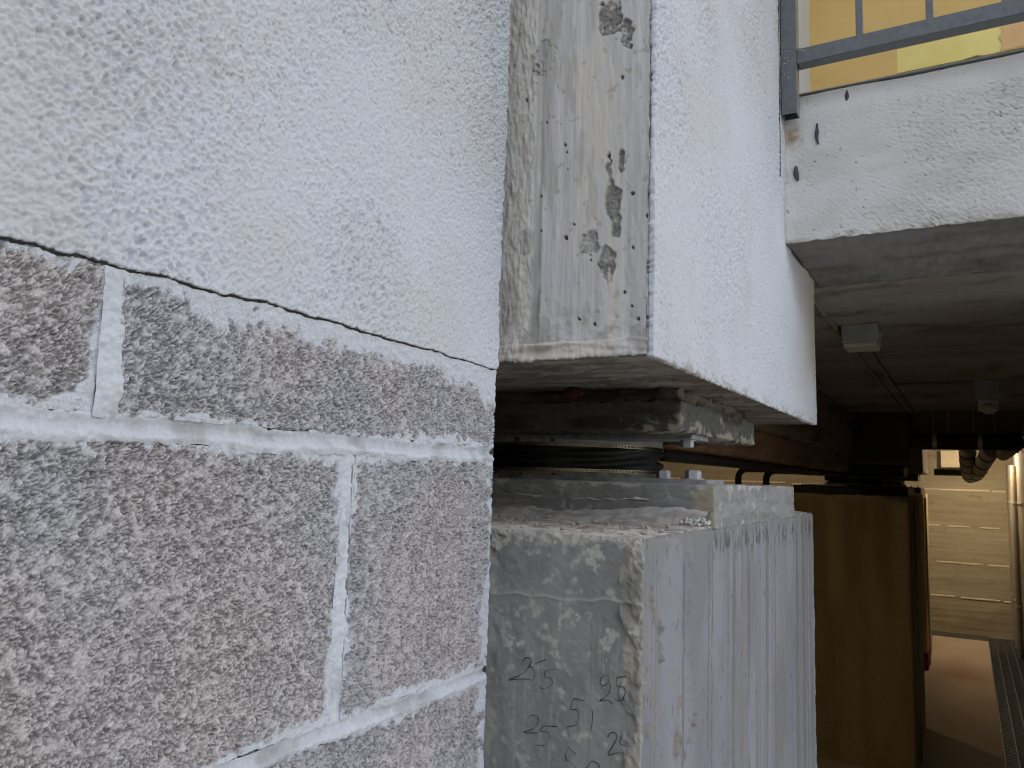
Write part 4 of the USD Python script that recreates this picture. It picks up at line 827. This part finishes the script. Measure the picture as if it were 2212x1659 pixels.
s_ = trimesh.creation.icosphere(3, 0.031); s_.vertices *= (1, 0.9, 0.8); s_.apply_translation((0.093, 4.02, 0.352)); part(jb, 'sensor_dome', s_, M_white_plastic, True)
for x, y0, y1, lab in ((-0.330, 2.0, 7.4, 'long thin conduit clipped along the ceiling, left of the pair'), (-0.282, 2.66, 7.4, 'long thin conduit clipped along the ceiling, right of the pair')):
    cd = thing('ceiling_conduit', lab, 'conduit', (x, (y0 + y1) / 2, 0.47), group=None)
    part(cd, 'conduit', tube([(x, y0, 0.470), (x, (y0 + 5.6) / 2, 0.470), (x, 5.59, 0.470), (x + .01, 5.61, 0.40), (x + .012, 5.611, 0.38)], 0.008, 10), M_conduit, True)
    for y in np.arange(y0 + 0.3, 5.5, 0.7): part(cd, 'clip', box((x - .011, y, 0.458), (x + .011, y + .012, 0.4785), .002), M_conduit)
cd = thing('ceiling_conduit', 'thin conduit running across the ceiling to the sensor box', 'conduit', (-0.12, 4.05, 0.47))
part(cd, 'conduit', tube([(-0.275, 4.05, 0.470), (0.04, 4.05, 0.470)], 0.007, 10), M_conduit, True)
for x in (-0.2, -0.06): part(cd, 'clip', box((x, 4.04, 0.460), (x + .012, 4.06, 0.4785), .002), M_conduit)
ec = thing('bright_patch_panel', 'pale cream cabinet made up for a bright lit patch high on the end wall', 'panel', (-0.1, 11.1, 0.25))
part(ec, 'body', box((-0.275, 11.04, 0.255), (0.065, 11.149, 0.46), 0.006), M_cream, 20)  # made-up panel where the lit end wall looks brightest
for x0, x1 in ((-0.270, -0.022), (-0.018, 0.060)): part(ec, 'panel_leaf', box((x0, 11.034, 0.259), (x1, 11.0395, 0.456), 0.002), M_cream, 20)
for z in (0.30, 0.355, 0.41): part(ec, 'panel_tab', box((0.040, 11.029, z), (0.068, 11.0335, z + .012), .002), M_black)
for k, (x, y, z, lab) in enumerate(((0.20, 9.9, 0.44, 'warm bulkhead lamp above the lit corner of the end wall'), (-2.9, 9.0, 0.44, 'warm bulkhead lamp lighting the left end of the far wall'), (-2.4, 3.5, 0.44, 'added unseen fill lamp in the bay left of the second pedestal'))):
    l = thing('bulkhead_lamp', lab, 'lamp', (x, y, 0.478), group=None)
    part(l, 'base', cyl((x, y, 0.455), (x, y, 0.478), 0.07, 24), M_grey_plastic, 30)
    s_ = trimesh.creation.icosphere(3, 0.055); s_.vertices *= (1, 1, 0.6); s_.apply_translation((x, y, 0.45)); part(l, 'glass', s_, M_lamp if k < 2 else M_lamp_fill, True)  # the third lamp is an unseen fill added to warm the second pedestal
pl = thing('trailing_plant', 'dark leafy plant hanging at the right edge near the pipe', 'plant', (0.27, 5.2, 0.40))
rng = np.random.default_rng(12)
part(pl, 'stem', tube([(0.31, 5.2, 0.44), (0.275, 5.22, 0.36), (0.262, 5.25, 0.29), (0.268, 5.25, 0.22)], 0.003, 6), M_leaf, True)
for k in range(16):
    t = rng.random(); c = np.array((0.27 + rng.normal(0, .016), 5.2 + rng.normal(0, .03), 0.21 + 0.22 * t)); a = rng.uniform(0, 6.28); L = rng.uniform(.02, .04)
    d = np.array((math.cos(a), math.sin(a) * .6, rng.uniform(-.8, .1))); d /= np.linalg.norm(d); s = np.cross(d, (0, .3, 1)); s /= np.linalg.norm(s); nn = np.cross(s, d)
    v = np.array([c, c + d * L * .35 + s * L * .28, c + d * L * .75 + s * L * .2, c + d * L, c + d * L * .75 - s * L * .2, c + d * L * .35 - s * L * .28, c + d * L * .5 - nn * L * .08])
    part(pl, 'leaf', (v, [(6, 0, 1), (6, 1, 2), (6, 2, 3), (6, 3, 4), (6, 4, 5), (6, 5, 0)]), M_leaf, True)

# ------------------------------------------------------------------ railing and the yellow building above
rl = thing('metal_railing', 'dark grey square tube railing beside the white column', 'railing', (0.6, 1.575, 0.73))
def sqtube(lo, hi, wall=0.0022):
    o = trimesh.creation.box(np.subtract(hi, lo)); o.apply_translation(np.add(lo, hi) / 2)
    import manifold3d as mf
    def man(a, b):
        return mf.Manifold.cube(tuple(np.subtract(b, a)), False).translate(tuple(map(float, a)))
    r = man(lo, hi) - man(np.add(lo, (wall, wall, -0.01)), np.add(np.subtract(hi, (wall, wall, 0)), (0, 0, -0.01)))
    g = r.to_mesh(); return trimesh.Trimesh(g.vert_properties[:, :3], g.tri_verts, process=False)
k = part(rl, 'post', sqtube((-0.2975, 1.558, 0.7305), (-0.2685, 1.588, 1.75)), M_rail, False)
part(k, 'weld_spatter', cat_([(lambda s: s.apply_translation((-0.295 + rng.uniform(0, .012), 1.5578, 0.80 + rng.uniform(0, .09))) or s)(trimesh.creation.icosphere(0, rng.uniform(.0004, .0012))) for _ in range(26)]), M_white, True, kind='stuff')
k = part(rl, 'bottom_rail', box((-0.2685, 1.5605, 0.8325), (3.0, 1.5905, 0.8640), 0.0015), M_rail, False)
part(k, 'weld_bead', cat_([(lambda s: s.apply_translation((-0.266 + abs(rng.normal(0, .007)), 1.5603 + rng.uniform(0, .004), 0.862 + rng.uniform(-.004, .002))) or s)(trimesh.creation.icosphere(1, rng.uniform(.0008, .0024))) for _ in range(30)]), M_crumb, True, kind='stuff')
part(rl, 'top_rail', box((-0.2685, 1.5605, 1.70), (3.0, 1.5905, 1.73), 0.0015), M_rail, False)
for k in range(12):
    x = -0.1595 + 0.1205 * k
    part(rl, 'baluster', box((x, 1.5685, 0.8638), (x + 0.0125, 1.5830, 1.7005), 0.001), M_rail, False)
pier = thing('white_pier', 'narrow white speckled pier seen behind the railing post', 'pier', (-1.0, 2.62, 0.787))
m, c = slab(lines((-1.6, -0.60, 0.1), (-0.60, -0.412, 0.005)), [2.6, 2.64], lines((0.7875, 1.4, 0.004), (1.4, 4.0, 0.2)), ['-y'], 0.003, lambda p, n: sponge(p[:, 0], p[:, 2], 950)[0] * 2, lambda p, n, h: render_colour(p[:, 0], p[:, 2], 950, 0 * p[:, 0]) * 1.27)
part(pier, 'render_coat', m, M_render, True, c)
oh = thing('ochre_building', 'ochre rendered building wall behind the grey railing', 'building', (1.3, 3.0, 0.787))
part(oh, 'wall', box((-4.0, 2.9, 0.7875), (8.0, 3.1, 9.0)), M_ochre, False)
pw = thing('yellow_parapet', 'pale yellow low wall with a mouldy bottom edge beyond the beam', 'wall', (1.5, 2.27, 0.787))
m, c = slab(lines((-0.125, 3.2, 0.03)), [2.2, 2.34], lines((1.0845, 1.152, 0.01)), ['-y'], 0.002, None, None)
part(pw, 'yellow_face', m, M_yellow, 30)
x = np.linspace(-0.112, 3.2, 160)
part(pw, 'mouldy_edge', tube(np.stack([x, np.full(160, 2.2035), 1.0835 + 0.0012 * n2(x, x * 0, 0.03, 960)], 1), np.clip(0.0032 + 0.0014 * n2(x, x * 0, 0.025, 961), 0.001, None), 6), M_mould, True)
part(pw, 'orange_base', box((-0.124, 2.206, 0.7875), (3.2, 2.339, 1.0838)), M_orange, False)
s_ = Polygon([(0.105, 1.088), (0.112, 1.105), (0.104, 1.122), (0.113, 1.14), (0.110, 1.151), (0.40, 1.151), (0.40, 1.088)])
e = trimesh.creation.extrude_polygon(s_, 0.0012, engine='earcut'); e.vertices = np.stack([e.vertices[:, 0], 2.2 - e.vertices[:, 2], e.vertices[:, 1]], 1); e.invert()
part(pw, 'orange_patch', e, M_orange, False)

# ------------------------------------------------------------------ added unseen walls around the camera, blocking low sky
cw = thing('sky_block_wall', 'added unseen wall behind the viewer that blocks low sky', 'wall', (2, -5.1, FLOOR))
part(cw, 'wall_body', box((-1.2, -5.2, FLOOR - .004), (6.2, -5.0, 5.0)), M_far, False, colour=np.tile((0.45, 0.44, 0.41), (8, 1)))
cw = thing('sky_block_wall', 'added unseen wall right of the viewer that blocks low sky', 'wall', (6.1, -2, FLOOR))
part(cw, 'wall_body', box((6.0, -4.99, FLOOR - .004), (6.2, 1.1, 1.8)), M_far, False, colour=np.tile((0.45, 0.44, 0.41), (8, 1)))
